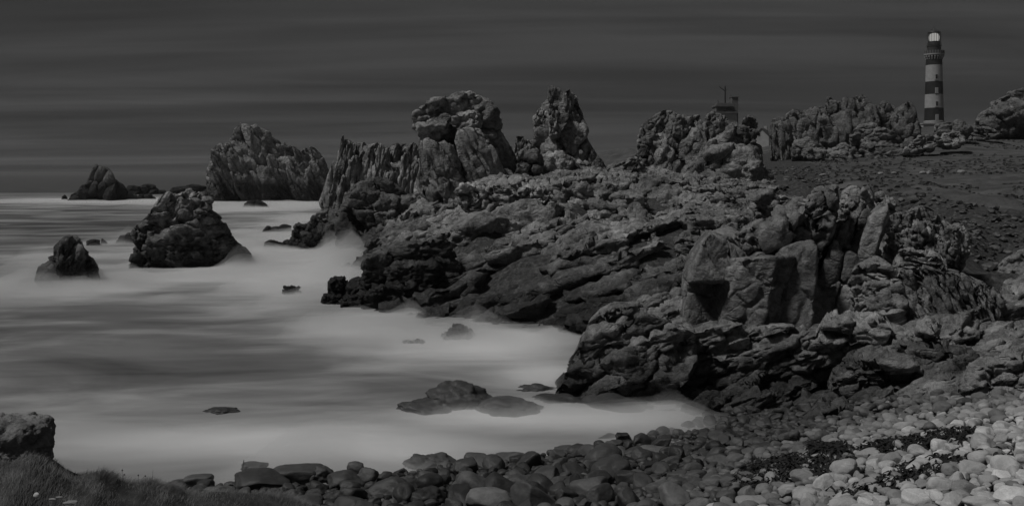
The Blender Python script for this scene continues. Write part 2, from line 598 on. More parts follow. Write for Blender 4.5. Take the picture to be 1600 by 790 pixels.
def poly_dist(px, py, poly):
    """distance to the outline and the nearest point on it"""
    pts = np.stack([px, py], -1)
    best = np.full(len(pts), 1e18)
    near = np.zeros_like(pts)
    n = len(poly)
    for i in range(n):
        a, b = np.array(poly[i], float), np.array(poly[(i + 1) % n], float)
        ab = b - a
        t = np.clip(((pts - a) @ ab) / max(ab @ ab, 1e-9), 0, 1)
        q = a + t[:, None] * ab
        dd = np.linalg.norm(pts - q, axis=1)
        m = dd < best
        best[m] = dd[m]
        near[m] = q[m]
    return best, near


# ------------------------------------------------------------------ jointed rock: space is split into cells along joint planes
def rot_matrix(roll, yaw=0.0, pitch=0.0):
    """roll leans the joints in the plane facing the beach, pitch tips them away"""
    return np.array(Matrix.Rotation(math.radians(yaw), 3, 'Z') @ Matrix.Rotation(math.radians(roll), 3, 'Y') @ Matrix.Rotation(math.radians(pitch), 3, 'X'))


LOWD = ICO[1][0]


def cell_blocks(keep, extra, A, p=16.0, gap=1.04, rough=0.07, dist=60.0, seed=0, level=None, frac=1.0, frac_scale=1.9):
    """keep: (n,3) seeds that become blocks; extra: further seeds that bound them. Returns a list of (verts, faces, size)."""
    Ai = np.linalg.inv(A)
    allp = np.concatenate([keep, extra]) if len(extra) else keep
    q = allp @ Ai.T
    kd = kdtree.KDTree(len(q))
    for i, v in enumerate(q):
        kd.insert(v, i)
    kd.balance()
    rng = np.random.default_rng(seed)
    size = float(np.cbrt(abs(np.linalg.det(A))))
    pxs = size * F / dist * 0.64
    if level is None:
        level = 5 if pxs > (60 if frac < 1 else 80) else 4 if pxs > (36 if dist < 50 else 44) else 3 if pxs > 10 else 2
    dirs, faces = ICO[level]
    vs, ns, fs = [], [], []
    for i in range(len(keep)):
        nb = kd.find_n(q[i], 30)
        pl, dl = [], []
        for co, j, dd in nb:
            if j == i or dd < 1e-4:
                continue
            pl.append((np.array(co) - q[i]) / dd)
            dl.append(dd / 2)
        pl, dl = np.array(pl), np.array(dl)
        pi = (p * 2.7 if p > 9.5 else p) * rng.uniform(0.7, 1.6)
        # move the sampling origin from the seed to the middle of the block
        o = np.zeros(3)
        for _ in range(3):
            dd = dl - pl @ o
            r0 = 1.0 / np.maximum((np.maximum(LOWD @ pl.T, 0) / dd[None]).max(1), 1 / 1.4)
            m = o + (LOWD * r0[:, None]).mean(0)
            if (dl - pl @ m).min() < 0.08:
                break
            o = m
        dl = dl - pl @ o
        c = np.maximum(dirs @ pl.T, 0) / dl[None]
        c = np.maximum(c, 1 / 3.0 if len(keep) <= 3 else 1 / 1.3)
        mx = c.max(1, keepdims=True)
        wgt = (c / mx) ** pi
        r = 1.0 / (mx[:, 0] * wgt.sum(1) ** (1 / pi))
        r = np.minimum(r, 1.5)
        fs.append(np.clip(0.75 / r, 0.2, 1.0) ** 1.5)      # far corners are sampled thinly: less relief there
        nm = ((wgt / wgt.sum(1, keepdims=True)) @ (pl / dl[:, None])) @ Ai
        ns.append(nm / np.maximum(np.linalg.norm(nm, axis=1, keepdims=True), 1e-9))
        vs.append((q[i] + o + dirs * (r * gap)[:, None]) @ A.T)
    if not vs:
        return []
    n = len(dirs)
    allv = np.concatenate(vs)
    s = 1.0 / size
    off = np.repeat(rng.uniform(-60, 60, (len(vs), 1)), n, 0)
    pq = (allv @ Ai.T) * 1.0
    rad = np.concatenate(ns)              # displaced along the face normals
    nz = fbm(pq * 1.7 + off, 3, seed, 0.55)
    rid = 1 - np.abs(fbm(pq * np.array([1.0, 1.0, 2.6]) + off * 1.3, 2, seed + 5, 0.5)) * 2.0
    disp = (nz * 0.45 + rid * 0.35) * rough
    if level >= 3 and frac > 0:
        # further joints inside the block: narrow grooves, pieces proud, recessed or tipped
        wq = pq * frac_scale + 0.10 * np.stack([nz, rid, -nz], -1) + off * 0.37
        ed, cr, tl = cellular(wq, seed + 9)
        fr = frac * (0.75 if dist > 100 else 1.0)
        disp = disp + fr * ((cr - 0.5) * 0.20 + tl * 0.20 - 0.17 * np.exp(-(ed / 0.09) ** 2))
        if level >= 4 or dist < 130:
            ed, cr, tl = cellular(wq * 2.2 * np.array([1, 1, 1.3]) + 5.0, seed + 19)
            disp = disp + fr * ((cr - 0.5) * 0.085 + tl * 0.085 - 0.06 * np.exp(-(ed / 0.12) ** 2))
    allv = allv + rad * (disp * size * np.concatenate(fs))[:, None]
    return [(allv[k * n:(k + 1) * n], faces, size) for k in range(len(vs))]


def emit_blocks(blocks, parent, mat, tone=1.0, part='rock_block', limit=290, rng=None, org=None):
    """every block its own part; past the limit the rest is one part of loose stuff"""
    rng = rng or np.random.default_rng(1)
    ox = np.array(org) if org is not None else np.array(parent.location)
    order = sorted(range(len(blocks)), key=lambda k: -np.ptp(blocks[k][0], 0).prod())
    rest = []
    for n, k in enumerate(order):
        v, f, _ = blocks[k]
        if n >= limit:
            rest.append((v, f))
            continue
        o = link(part, mesh_np(part, v - ox, f, mat), parent)
        tn = tone * float(rng.uniform(0.85, 1.15))
        o.color = (tn, tn, tn, 1)
    if rest:
        n = len(rest[0][0])
        V = np.concatenate([v for v, _ in rest]) - ox
        Fc = np.concatenate([f + n * i for i, (_, f) in enumerate(rest)])
        o = link('rock_rubble', mesh_np('rock_rubble', V, Fc, mat), parent)
        o['kind'] = 'stuff'
        o.color = (tone, tone, tone, 1)


def seeds_grid(lo, hi, A, rng, drop=0.14, jit=0.40):
    Ai = np.linalg.inv(A)
    cor = np.array([[x, y, z] for x in (lo[0], hi[0]) for y in (lo[1], hi[1]) for z in (lo[2], hi[2])]) @ Ai.T
    a, b = np.floor(cor.min(0)) - 1, np.ceil(cor.max(0)) + 1
    g = np.stack(np.meshgrid(*[np.arange(a[k], b[k] + 1) for k in range(3)], indexing='ij'), -1).reshape(-1, 3)
    # brick-like offset so joints do not run through
    g[:, 0] += 0.5 * (np.floor(g[:, 2]) % 2)
    g = g + rng.uniform(-jit, jit, g.shape)
    g = g[rng.random(len(g)) > drop]
    return g @ A.T


def crag_blocks(poly_px, d, thick, cell, roll=0, yaw=0, pitch=0, seed=1, p=16, gap=1.04, rough=0.07, round_=None, flare=0.5, drop=0.14, lean=0.0, frac=1.0, frac_scale=1.9):
    """a jointed crag whose outline, seen from the beach, follows poly_px at distance d"""
    rng = np.random.default_rng(seed)
    # the rock is built in a frame of its own that faces the beach, then turned into place
    W = np.array([P(x, y, d) for x, y in poly_px])
    xc = float((W[:, 0].min() + W[:, 0].max()) / 2)
    th = math.atan2(xc, d)
    poly = [((w[0] - xc) * math.cos(th), w[2]) for w in W]
    pa = np.array(poly)
    lo, hi = pa.min(0), pa.max(0)
    R = rot_matrix(roll, yaw, pitch)
    A = R @ np.diag(cell)
    S = seeds_grid((lo[0], d - thick * 1.6, lo[1]), (hi[0], d + thick * 1.6, hi[1]), A, rng, drop)
    mean = float(np.cbrt(np.prod(cell)))
    # a seed behind each corner keeps spikes and notches of the outline
    ext = []
    n = len(poly)
    for i in range(n):
        a, b, c = pa[i - 1], pa[i], pa[(i + 1) % n]
        u, v = a - b, c - b
        u, v = u / max(np.linalg.norm(u), 1e-6), v / max(np.linalg.norm(v), 1e-6)
        w = u + v
        if np.linalg.norm(w) < 0.05:
            w = np.array([-v[1], v[0]])
        w /= np.linalg.norm(w)
        for t in (0.45, -0.45):
            q = b + w * mean * t
            if in_poly(q[0], q[1], poly):
                ext.append((q[0], d + rng.uniform(-0.3, 0.1) * thick * 0.4, q[1]))
                break
    if ext:
        ext = np.array(ext)
        Ai = np.linalg.inv(A)
        Sq, Eq = S @ Ai.T, ext @ Ai.T
        near = np.array([np.linalg.norm(Sq - e, axis=1).min() for e in Eq])
        S = np.concatenate([S, ext[near > 0.45]])
    ins = in_poly(S[:, 0], S[:, 2], poly)
    S = S[ins]
    s, near = poly_dist(S[:, 0], S[:, 2], poly)
    Rr = round_ or 0.34 * min(hi - lo)
    hgt = (S[:, 2] - lo[1]) / max(hi[1] - lo[1], 1e-6)
    k = np.clip(s / Rr, 0, 1)
    T = thick * np.sqrt(np.maximum(1 - (1 - k) ** 2, 0.02)) * (1 + flare * (1 - hgt))
    T = np.maximum(T, 0.45 * mean)
    yc = d + lean * (hgt - 0.5)
    T = T * (1 + 0.22 * fbm(S / (mean * 2.5), 2, seed + 3))
    m = np.abs(S[:, 1] - yc) < T
    S, s, near, T, yc = S[m], s[m], near[m], T[m], yc[m]
    if not len(S):
        c = pa.mean(0)
        if not in_poly(c[0], c[1], poly):
            c = np.array([(lo[0] + hi[0]) / 2, lo[1] + 0.3 * (hi[1] - lo[1])])
        S = np.array([[c[0], d, c[1]]])
        s, near = poly_dist(S[:, 0], S[:, 2], poly)
        T, yc = np.array([thick]), np.array([d])
    ex = []
    cm = max(cell) * (2.0 if len(S) > 3 else 9)
    for i in range(n):
        a, b = pa[i], pa[(i + 1) % n]
        ab = b - a
        L2 = max(ab @ ab, 1e-9)
        t = ((S[:, [0, 2]] - a) @ ab) / L2
        q = a + t[:, None] * ab
        dd = np.linalg.norm(S[:, [0, 2]] - q, axis=1)
        m = (((t > -0.15) & (t < 1.15)) | (len(S) <= 3)) & (dd < cm) & (dd < s * 2.6 + 0.55 * mean if len(S) > 3 else dd < cm)
        if m.any():
            mir = S[m].copy()
            mir[:, [0, 2]] += (q[m] - S[m][:, [0, 2]]) * rng.uniform(1.8, 2.1, m.sum())[:, None]
            ex.append(mir)
    for sg in (-1, 1):
        dep = T - sg * (S[:, 1] - yc)
        b = dep < (1.8 * cell[1] if len(S) > 3 else 99)
        mir = S[b].copy()
        mir[:, 1] += sg * dep[b] * rng.uniform(1.3, 2.4, b.sum())
        ex.append(mir)
    front = (T + (S[:, 1] - yc)) < 1.25 * cell[1]
    rim = (s < 1.15 * mean)
    kp = (front | rim) & (S[:, 1] < yc + 0.55 * T + 0.2)
    ex.append(S[~kp])
    out = []
    for v, f, z in cell_blocks(S[kp], np.concatenate(ex), A, p, gap, rough, d, seed, None, frac, frac_scale):
        o = ~in_poly(v[:, 0], v[:, 2], poly)
        if o.any():                        # keep to the outline
            dd, nr = poly_dist(v[o, 0], v[o, 2], poly)
            tol = 0.10 * mean
            k = np.where(dd > tol, (tol + 0.12 * (dd - tol)) / np.maximum(dd, 1e-6), 1.0)[:, None]
            v = v.copy()
            v[np.ix_(o, [0, 2])] = nr + (v[o][:, [0, 2]] - nr) * k
        x, y = v[:, 0], v[:, 1] - d
        v = np.stack([xc + x * math.cos(th) + y * math.sin(th), d - x * math.sin(th) + y * math.cos(th), v[:, 2]], -1)
        out.append((v, f, z))
    return out


ROCKS = []


def crag(name, label, cat, shells, mat, tone=1.0, group=None, floor=None):
    """shells: list of keyword sets for crag_blocks; together they are one thing"""
    blocks = []
    for k in shells:
        blocks += crag_blocks(**k)
    if not blocks:
        raise RuntimeError(name + ' empty ' + label)
    allv = np.concatenate([b[0] for b in blocks])
    if allv[:, 2].min() < 0.3 and allv[:, 0].mean() / allv[:, 1].mean() < 0.05:
        ROCKS.append((float(allv[:, 0].mean()), float(allv[:, 1].mean()), float(np.ptp(allv[:, 0]) / 2)))
    org = (float(allv[:, 0].mean()), float(allv[:, 1].mean()), float(allv[:, 2].min()))
    if len(blocks) == 1:
        o = link(name, mesh_np(name, blocks[0][0] - np.array(org), blocks[0][1], mat), None, org)
        o.color = (tone, tone, tone, 1)
        return tag(o, label, cat, group)
    e = empty(name, org, label, cat, group)
    emit_blocks(blocks, e, mat, tone, rng=np.random.default_rng(len(blocks)))
    return e


# ------------------------------------------------------------------ ground sheet
TURF = [(1180, 330), (1240, 300), (1290, 262), (1210, 240), (1300, 232), (1420, 238), (1440, 214), (1700, 205), (2400, 150), (2400, 345),
        (1700, 340), (1600, 326), (1540, 330), (1480, 318), (1400, 312), (1330, 300), (1250, 290)]


def relief(x, y, z):
    """rock-scale ups and downs on the fitted surface"""
    px = x / y * F + 800
    rocky = np.clip((z + 0.8) / 1.2, 0, 1) * np.clip((y - 33) / 4, 0, 1)
    far = np.clip((y - 100) / 60, 0, 1) * np.clip((px - 1180) / 60, 0, 1)
    amp = rocky * (1 - 0.75 * far) * np.clip((112 - y) / 10, 0.35, 1)
    q = np.stack([x, y, 0 * x], -1).reshape(-1, 3)
    n = fbm(q / 7.0, 3, 31).reshape(x.shape) * 1.2 + fbm(q / 2.4, 2, 77).reshape(x.shape) * 0.28
    bumps = fbm(q / 1.1, 3, 5).reshape(x.shape) * 0.03 * np.clip((y - 60) / 30, 0, 1)
    return amp * n + bumps


def ground_z(x, y):
    x, y = np.atleast_1d(np.asarray(x, float)), np.atleast_1d(np.asarray(y, float))
    z = land(x, y)
    return z + relief(x, y, z)


SKINS = [[(530, 76), (600, 66), (640, 60), (760, 53), (880, 52), (960, 52), (1060, 54), (1120, 86), (1120, 112), (570, 114), (550, 88)],
         [(880, 42.5), (960, 39.6), (1050, 37.5), (1135, 37), (1300, 33.6), (1450, 30.8), (1640, 28), (1700, 50), (1400, 51), (1080, 53), (960, 52), (930, 46)],
         [(1060, 53), (1400, 53), (1500, 62), (1330, 74), (1230, 84), (1180, 112), (1090, 112), (1080, 70)]]


def build_ground():
    ys = np.concatenate([np.arange(4, 30, 0.5), np.geomspace(30, 760, 300)])
    us = np.linspace(-0.95, 1.15, 330)
    U, Y = np.meshgrid(us, ys)
    X = U * (Y + 6)
    Z = ground_z(X.ravel(), Y.ravel()).reshape(X.shape) - 0.12
    # under the jointed-rock skins the sheet lies a little lower
    pxg = X / Y * F + 800
    skin = np.zeros(X.shape, bool)
    for rg in SKINS:
        skin |= in_poly(pxg, Y, rg)
    Z = Z - 0.55 * skin
    V = np.stack([X, Y, Z], -1).reshape(-1, 3)
    nr, nc = X.shape
    i = np.arange(nr * nc).reshape(nr, nc)
    Fq = np.stack([i[:-1, :-1], i[:-1, 1:], i[1:, 1:], i[1:, :-1]], -1).reshape(-1, 4)
    me = mesh_np('ground', V, Fq, M_GROUND)
    px = (X / Y * F + 800).ravel()
    py = (HOR - (Z - EYE) / Y * F).ravel()
    turf = (in_poly(px, py, TURF) & (Y.ravel() > 75)) | (Y.ravel() > 260)
    # soften
    g = turf.astype(float).reshape(nr, nc)
    for _ in range(6):
        g[1:-1, 1:-1] = (g[1:-1, 1:-1] + g[:-2, 1:-1] + g[2:, 1:-1] + g[1:-1, :-2] + g[1:-1, 2:]) / 5
    at = me.attributes.new('turf', 'FLOAT', 'POINT')
    at.data.foreach_set('value', g.ravel().astype(np.float32))
    o = link('ground', me)
    tag(o, kind='structure')


build_ground()


# ------------------------------------------------------------------ the sea
FOAM = [  # column, row, half-width, half-height (photo pixels where the foam lies), amount
    (120, 312, 190, 6, 0.55), (300, 314, 120, 6, 0.45), (430, 322, 110, 10, 0.6), (470, 345, 100, 16, 0.35), (440, 385, 110, 26, 0.50), (470, 440, 85, 30, 0.44),
    (330, 430, 120, 14, 0.3), (110, 455, 130, 13, 0.26), (150, 395, 140, 14, 0.16), (560, 400, 60, 20, 0.35), (560, 510, 110, 26, 0.36), (660, 540, 100, 28, 0.4),
    (790, 535, 70, 18, 0.75), (850, 585, 80, 22, 0.5), (740, 640, 150, 22, 0.5), (900, 655, 180, 18, 0.5), (1060, 652, 90, 14, 0.2), (330, 690, 300, 34, 0.38), (620, 700, 200, 28, 0.42),
    (60, 660, 120, 40, 0.15), (300, 630, 160, 20, 0.1),
    (130, 352, 190, 20, -0.26), (180, 510, 180, 26, -0.06), (220, 580, 260, 40, -0.10), (620, 610, 90, 18, -0.05), (30, 335, 120, 10, -0.1),
    (1110, 650, 60, 12, -0.25),
]


def foam_at(x, y):
    f = np.full(x.shape, 0.28)
    for px, py, sx, sy, a in FOAM:
        d = sea_d(py)
        cx = (px - 800) / F * d
        wx = sx / F * d
        wy = sy / F * d * d / EYE
        f = f + a * np.exp(-(((x - cx) / wx) ** 2 + ((y - d) / wy) ** 2))
    return f * np.clip(1.5 - y / 360.0, 0.0, 1.0) if False else np.maximum(f - 0.30 * np.clip((y - 110) / 300.0, 0, 1), 0)


def build_sea():
    ys = np.concatenate([np.geomspace(12, 600, 190), np.geomspace(640, 40000, 24)])
    us = np.linspace(-1.5, 1.0, 200)
    U, Y = np.meshgrid(us, ys)
    X = U * (Y + 5)
    Z = 0.05 * fbm(np.stack([X / 9, Y / 5, X * 0], -1).reshape(-1, 3), 2, 3).reshape(X.shape) * np.clip(2 - Y / 200, 0, 1)
    V = np.stack([X, Y, Z], -1).reshape(-1, 3)
    nr, nc = X.shape
    i = np.arange(nr * nc).reshape(nr, nc)
    Fq = np.stack([i[:-1, :-1], i[:-1, 1:], i[1:, 1:], i[1:, :-1]], -1).reshape(-1, 4)
    me = mesh_np('sea', V, Fq, M_WATER)
    fo = foam_at(X, Y)
    at = me.attributes.new('foam', 'FLOAT', 'POINT')
    at.data.foreach_set('value', fo.ravel().astype(np.float32))
    tag(link('sea', me), kind='structure')


build_sea()


# ------------------------------------------------------------------ skin of jointed bedrock over the slopes
def slope_blocks(region, cell, roll, yaw, pitch, seed, dist, p=15, rough=0.09, drop=0.2, sink=0.0, proud=(1.2, 3.3), gap=1.01):
    rng = np.random.default_rng(seed)
    W = [((x - 800) / F * d, d) for x, d in region]
    pa = np.array(W)
    g = np.stack(np.meshgrid(np.linspace(pa[:, 0].min(), pa[:, 0].max(), 60), np.linspace(pa[:, 1].min(), pa[:, 1].max(), 60)), -1).reshape(-1, 2)
    zz = ground_z(g[:, 0], g[:, 1])[in_poly(g[:, 0], g[:, 1], W)]
    R = rot_matrix(roll, yaw, pitch)
    A = R @ np.diag(cell)
    mg = 2.2 * max(cell)
    S = seeds_grid((pa[:, 0].min() - mg, pa[:, 1].min() - mg, zz.min() - 2.2 * cell[2]), (pa[:, 0].max() + mg, pa[:, 1].max() + mg, zz.max() + cell[2]), A, rng, drop)
    ins = in_poly(S[:, 0], S[:, 1], W)
    ins |= poly_dist(S[:, 0], S[:, 1], W)[0] < mg
    S = S[ins]
    e = 0.35
    h = ground_z(S[:, 0], S[:, 1]) - sink
    hx = (ground_z(S[:, 0] + e, S[:, 1]) - sink - h) / e
    hy = (ground_z(S[:, 0], S[:, 1] + e) - sink - h) / e
    N = np.stack([-hx, -hy, np.ones(len(S))], -1)
    ln = np.linalg.norm(N, axis=1, keepdims=True)
    N /= ln
    dep = (h - S[:, 2]) / ln[:, 0]
    m = (dep > 0) & (dep < 2.4 * cell[2])
    S, N, dep, h = S[m], N[m], dep[m], h[m]
    kp = (dep < 1.15 * cell[2]) & (h > -0.6) & in_poly(S[:, 0], S[:, 1], W)
    b = dep < 1.9 * cell[2]
    mir = S[b] + N[b] * (dep[b] * 2 * 0.5 * rng.uniform(proud[0], proud[1], b.sum()))[:, None]
    out = []
    for v, f, z in cell_blocks(S[kp], np.concatenate([mir, S[~kp]]), A, p, gap, rough, dist, seed):
        k = slice(None, None, 9)
        if (v[k, 2] - ground_z(v[k, 0], v[k, 1])).max() > 0.75 * cell[2]:      # no block sticks far out of the slope
            hh = ground_z(v[:, 0], v[:, 1]) + 0.6 * cell[2]
            v = v.copy()
            v[:, 2] = np.where(v[:, 2] > hh, hh + (v[:, 2] - hh) * 0.15, v[:, 2])
        out.append((v, f, z))
    return out


def slope(name, regions, mat, tone):
    e = empty(name, (0, 60, 0), kind='structure')
    bl = []
    for r in regions:
        bl += slope_blocks(**r)
    emit_blocks(bl, e, mat, tone, rng=np.random.default_rng(5), org=(0, 60, 0), limit=280)
    return len(bl)


NB = {}
NB['central'] = slope('rock_slope', [
    dict(region=[(540, 76), (600, 66), (640, 61), (760, 54), (880, 53), (960, 52), (1040, 56), (1060, 74), (700, 76)], cell=(3.4, 2.3, 1.5), roll=-14, yaw=14, pitch=-12, seed=21, dist=64),
    dict(region=[(530, 76), (1060, 75), (1110, 86), (560, 88)], cell=(2.6, 2.1, 1.7), roll=-16, yaw=-10, pitch=-8, seed=22, dist=80),
    dict(region=[(560, 88), (1110, 86), (1110, 110), (580, 114)], cell=(2.3, 2.0, 1.8), roll=-10, yaw=20, pitch=-5, seed=23, dist=98),
], ROCK_MID, 0.92)
NB['near'] = slope('rock_ledge', [
    dict(region=[(880, 42.5), (960, 39.6), (1050, 37.5), (1135, 37), (1300, 33.6), (1450, 30.8), (1640, 28), (1640, 37), (1300, 38.5), (1040, 44), (930, 46)], cell=(2.5, 1.4, 0.75), roll=-19, yaw=8, pitch=-12, seed=31, dist=38),
    dict(region=[(930, 46), (1040, 44), (1300, 38.5), (1640, 37), (1700, 50), (1400, 51), (1080, 52), (960, 52)], cell=(2.6, 1.6, 1.0), roll=-20, yaw=-6, pitch=-8, seed=32, dist=44),
], ROCK_NEAR, 0.95)
NB['gully'] = slope('rock_gully', [
    dict(region=[(1060, 53), (1400, 53), (1500, 62), (1330, 74), (1230, 84), (1180, 112), (1090, 112), (1080, 70)], cell=(1.5, 1.4, 0.9), roll=10, yaw=10, pitch=-5, seed=41, dist=75),
], ROCK_MID, 0.8)

# ------------------------------------------------------------------ sea stacks and far crags
crag('sea_stack', 'tall broad sea stack with a jagged crest above a dark waterline', 'sea stack', [
    dict(poly_px=[(325, 286), (328, 269), (333, 255), (335, 236), (345, 226), (358, 226), (363, 219), (368, 216), (368, 205), (377, 197), (386, 198), (390, 201), (399, 197),
                  (407, 205), (420, 205), (434, 216), (441, 222), (441, 234), (452, 230), (461, 233), (468, 240), (478, 234), (489, 233), (495, 238), (503, 245), (507, 255),
                  (513, 263), (514, 286), (508, 318), (417, 318), (331, 318)], d=306, thick=9, cell=(2.8, 3.2, 8.0), roll=-26, yaw=10, seed=3, p=13, flare=0.4)], ROCK_FAR, 1.15)
crag('sea_stack', 'peaked dark sea stack rising from a white surf line near the horizon', 'sea stack', [
    dict(poly_px=[(106, 316), (108, 311), (112, 303), (123, 300), (126, 290), (135, 286), (140, 273), (144, 265), (147, 258), (160, 259.5), (171, 266), (182, 282), (193, 290),
                  (201, 298), (214, 307), (214, 316)], d=312, thick=6, cell=(2.6, 3.0, 3.4), roll=22, seed=4, flare=0.5)], ROCK_FAR, 0.55)
crag('sea_rock', 'long low dark reef just right of the peaked far stack', 'rock', [
    dict(poly_px=[(196, 304), (199, 290), (210, 289), (218, 291), (232, 287), (243, 291), (247, 297), (259, 297), (260, 303)], d=400, thick=6, cell=(3.5, 4, 2.2), seed=5)], ROCK_FAR, 0.5)
crag('sea_rock', 'flat dark rock awash in front of the long low reef', 'rock', [
    dict(poly_px=[(213, 313), (216, 304), (234, 303), (243, 309), (244, 313)], d=322, thick=3, cell=(2.2, 2.5, 1.6), seed=6)], ROCK_FAR, 0.45)
crag('sea_rock', 'tiny round rock left of the peaked far stack', 'rock', [
    dict(poly_px=[(96, 313), (97, 307), (101, 304), (105, 308), (106, 313)], d=316, thick=1.2, cell=(1.8, 2, 1.8), seed=7)], ROCK_FAR, 0.6)
crag('sea_rock', 'low dark reef against the left foot of the broad sea stack', 'rock', [
    dict(poly_px=[(266, 300), (268, 293), (290, 291), (297, 287), (309, 288), (321, 293), (330, 292), (330, 305), (280, 305)], d=370, thick=6, cell=(4, 4, 2.4), seed=8)], ROCK_FAR, 0.45)
crag('sea_rock', 'small flat dark rock in the white surf before the broad sea stack', 'rock', [
    dict(poly_px=[(379, 326), (381, 318), (391, 313), (408, 313), (414, 318), (422, 326)], d=248, thick=2.4, cell=(2.2, 2.2, 1.4), seed=9)], ROCK_FAR, 0.35)
crag('sea_stack', 'massive hunched sea stack with a cracked cap standing in mid water', 'sea stack', [
    dict(poly_px=[(206, 418), (208, 404), (213, 385), (210, 362), (218, 351), (235, 341), (242, 326), (256, 312), (290, 308), (322, 312), (328, 330), (338, 336), (349, 346), (355, 360), (366, 371), (371, 385), (383, 390),
                  (392, 402), (398, 418)], d=97, thick=3.4, cell=(2.5, 2.0, 1.7), roll=6, yaw=8, seed=10, p=14, flare=0.5, rough=0.085),
    dict(poly_px=[(235, 343), (239, 326), (252, 308), (263, 301), (271, 305), (277, 303), (288, 303), (292, 312), (298, 330), (296, 343)], d=96, thick=2.2, cell=(0.9, 1.6, 2.2), roll=28, seed=11, flare=0.2),
    dict(poly_px=[(287, 303), (291, 296), (299, 294), (303, 300), (303, 308), (291, 310)], d=95.5, thick=0.8, cell=(0.9, 0.9, 0.9), seed=12, flare=0),
    dict(poly_px=[(296, 342), (294, 318), (302, 303), (314, 301), (327, 308), (332, 318), (327, 332), (312, 339)], d=95.5, thick=2.0, cell=(2.4, 2.2, 2.4), seed=13, p=9, flare=0)], ROCK_MID, 0.95)
crag('sea_stack', 'small knuckle-shaped dark sea stack nearest the left edge', 'sea stack', [
    dict(poly_px=[(87, 400), (87, 385), (96, 376), (104, 369.5), (118, 369.5), (126, 376), (129, 390), (137, 396), (146, 410), (151, 418), (150, 424), (159, 450), (95, 450), (92, 420)], d=79, thick=1.7,
         cell=(0.95, 1.3, 1.9), roll=14, seed=14, p=11, flare=0.4),
    dict(poly_px=[(56, 436), (58, 427), (62, 415), (73, 410), (76, 404), (89, 400), (104, 412), (108, 450), (72, 450)], d=78.6, thick=1.2, cell=(1.1, 1.1, 0.8), roll=-12, seed=15)], ROCK_MID, 0.62)
crag('sea_rock', 'low dark rock touching the left foot of the knuckle-shaped stack', 'rock', [
    dict(poly_px=[(28, 446), (30, 437), (44, 436), (56, 433), (66, 440), (68, 446)], d=80, thick=0.8, cell=(0.8, 0.8, 0.5), seed=16)], ROCK_MID, 0.4)
crag('sea_rock', 'small dark rock awash behind the knuckle-shaped stack', 'rock', [
    dict(poly_px=[(134, 386), (136, 377), (146, 373), (155, 376), (158, 386)], d=122, thick=0.8, cell=(0.9, 0.9, 0.7), seed=17)], ROCK_MID, 0.5)
crag('sea_rock', 'tiny pointed rock in the surf left of the hunched stack', 'rock', [
    dict(poly_px=[(157, 382), (159, 372), (162, 374), (168, 379), (168, 382)], d=124, thick=0.4, cell=(0.5, 0.5, 0.5), seed=18)], ROCK_MID, 0.6)
crag('sea_rock', 'low grey reef half hidden behind the left side of the hunched stack', 'rock', [
    dict(poly_px=[(182, 379), (186, 368), (204, 364), (220, 362), (222, 379)], d=126, thick=1.0, cell=(1.2, 1.2, 0.8), seed=19)], ROCK_MID, 0.6)
crag('sea_rock', 'faint low reef in bright water between the stacks and the headland', 'rock', [
    dict(poly_px=[(411, 362), (414, 352), (430, 354), (446, 350), (455, 353), (456, 362)], d=150, thick=1.0, cell=(1.4, 1.4, 0.8), seed=20)], ROCK_MID, 0.7)
crag('sea_rock', 'rounded dark boulder alone in open water off the headland', 'boulder', [
    dict(poly_px=[(440, 460), (443, 450), (451, 445), (462, 446), (471, 452), (473, 460)], d=73.5, thick=0.7, cell=(2.0, 2.0, 1.5), seed=22, p=7)], ROCK_MID, 0.3)
crag('sea_rock', 'pointed dark rock at the foot of the central slope in spray', 'rock', [
    dict(poly_px=[(676, 545), (694, 522), (708, 510), (722, 507), (735, 518), (752, 545)], d=54, thick=1.0, cell=(1.1, 1.0, 0.9), seed=26)], ROCK_MID, 0.5)
crag('sea_rock', 'low dark rock ridge awash left of the pointed cove rock', 'rock', [
    dict(poly_px=[(610, 545), (626, 536), (640, 533), (656, 531), (664, 536), (664, 545)], d=52.5, thick=0.6, cell=(0.9, 0.9, 0.5), seed=27)], ROCK_MID, 0.5)
crag('sea_rock', 'square dark block standing in surf off the headland foot', 'rock', [
    dict(poly_px=[(514, 470), (515, 440), (524, 433), (537, 434), (545, 442), (546, 470)], d=71, thick=0.7, cell=(1.3, 1.2, 1.4), seed=28)], ROCK_MID, 0.4)
crag('sea_rock', 'low broken rocks at the surf edge below the square dark block', 'rock', [
    dict(poly_px=[(502, 476), (506, 458), (525, 460), (545, 463), (560, 470), (580, 480), (590, 496), (540, 490)], d=68.5, thick=1.0, cell=(1.0, 1.0, 0.6), seed=29)], ROCK_MID, 0.5)
crag('sea_rock', 'three small dark teeth of rock in bright surf', 'rock', [
    dict(poly_px=[(534, 418), (540, 412), (546, 409), (548, 413), (553, 409), (558, 411), (562, 418)], d=94, thick=0.4, cell=(0.5, 0.5, 0.5), seed=30)], ROCK_MID, 0.5)
crag('sea_rock', 'low flat rock in surf below the dark headland cliff', 'rock', [
    dict(poly_px=[(510, 400), (515, 395), (525, 392), (533, 394), (536, 400)], d=107, thick=0.5, cell=(0.7, 0.7, 0.5), seed=31)], ROCK_MID, 0.5)
crag('headland_spur', 'low broken spur of dark rocks reaching left into the surf', 'rock spur', [
    dict(poly_px=[(408, 392), (414, 380), (427, 374), (440, 378), (455, 374), (460, 352), (470, 347), (482, 350), (487, 338), (500, 330), (520, 325), (545, 330), (548, 392), (500, 396), (450, 392)],
         d=117, thick=2.4, cell=(1.5, 1.7, 1.3), roll=20, seed=32)], ROCK_MID, 0.55)
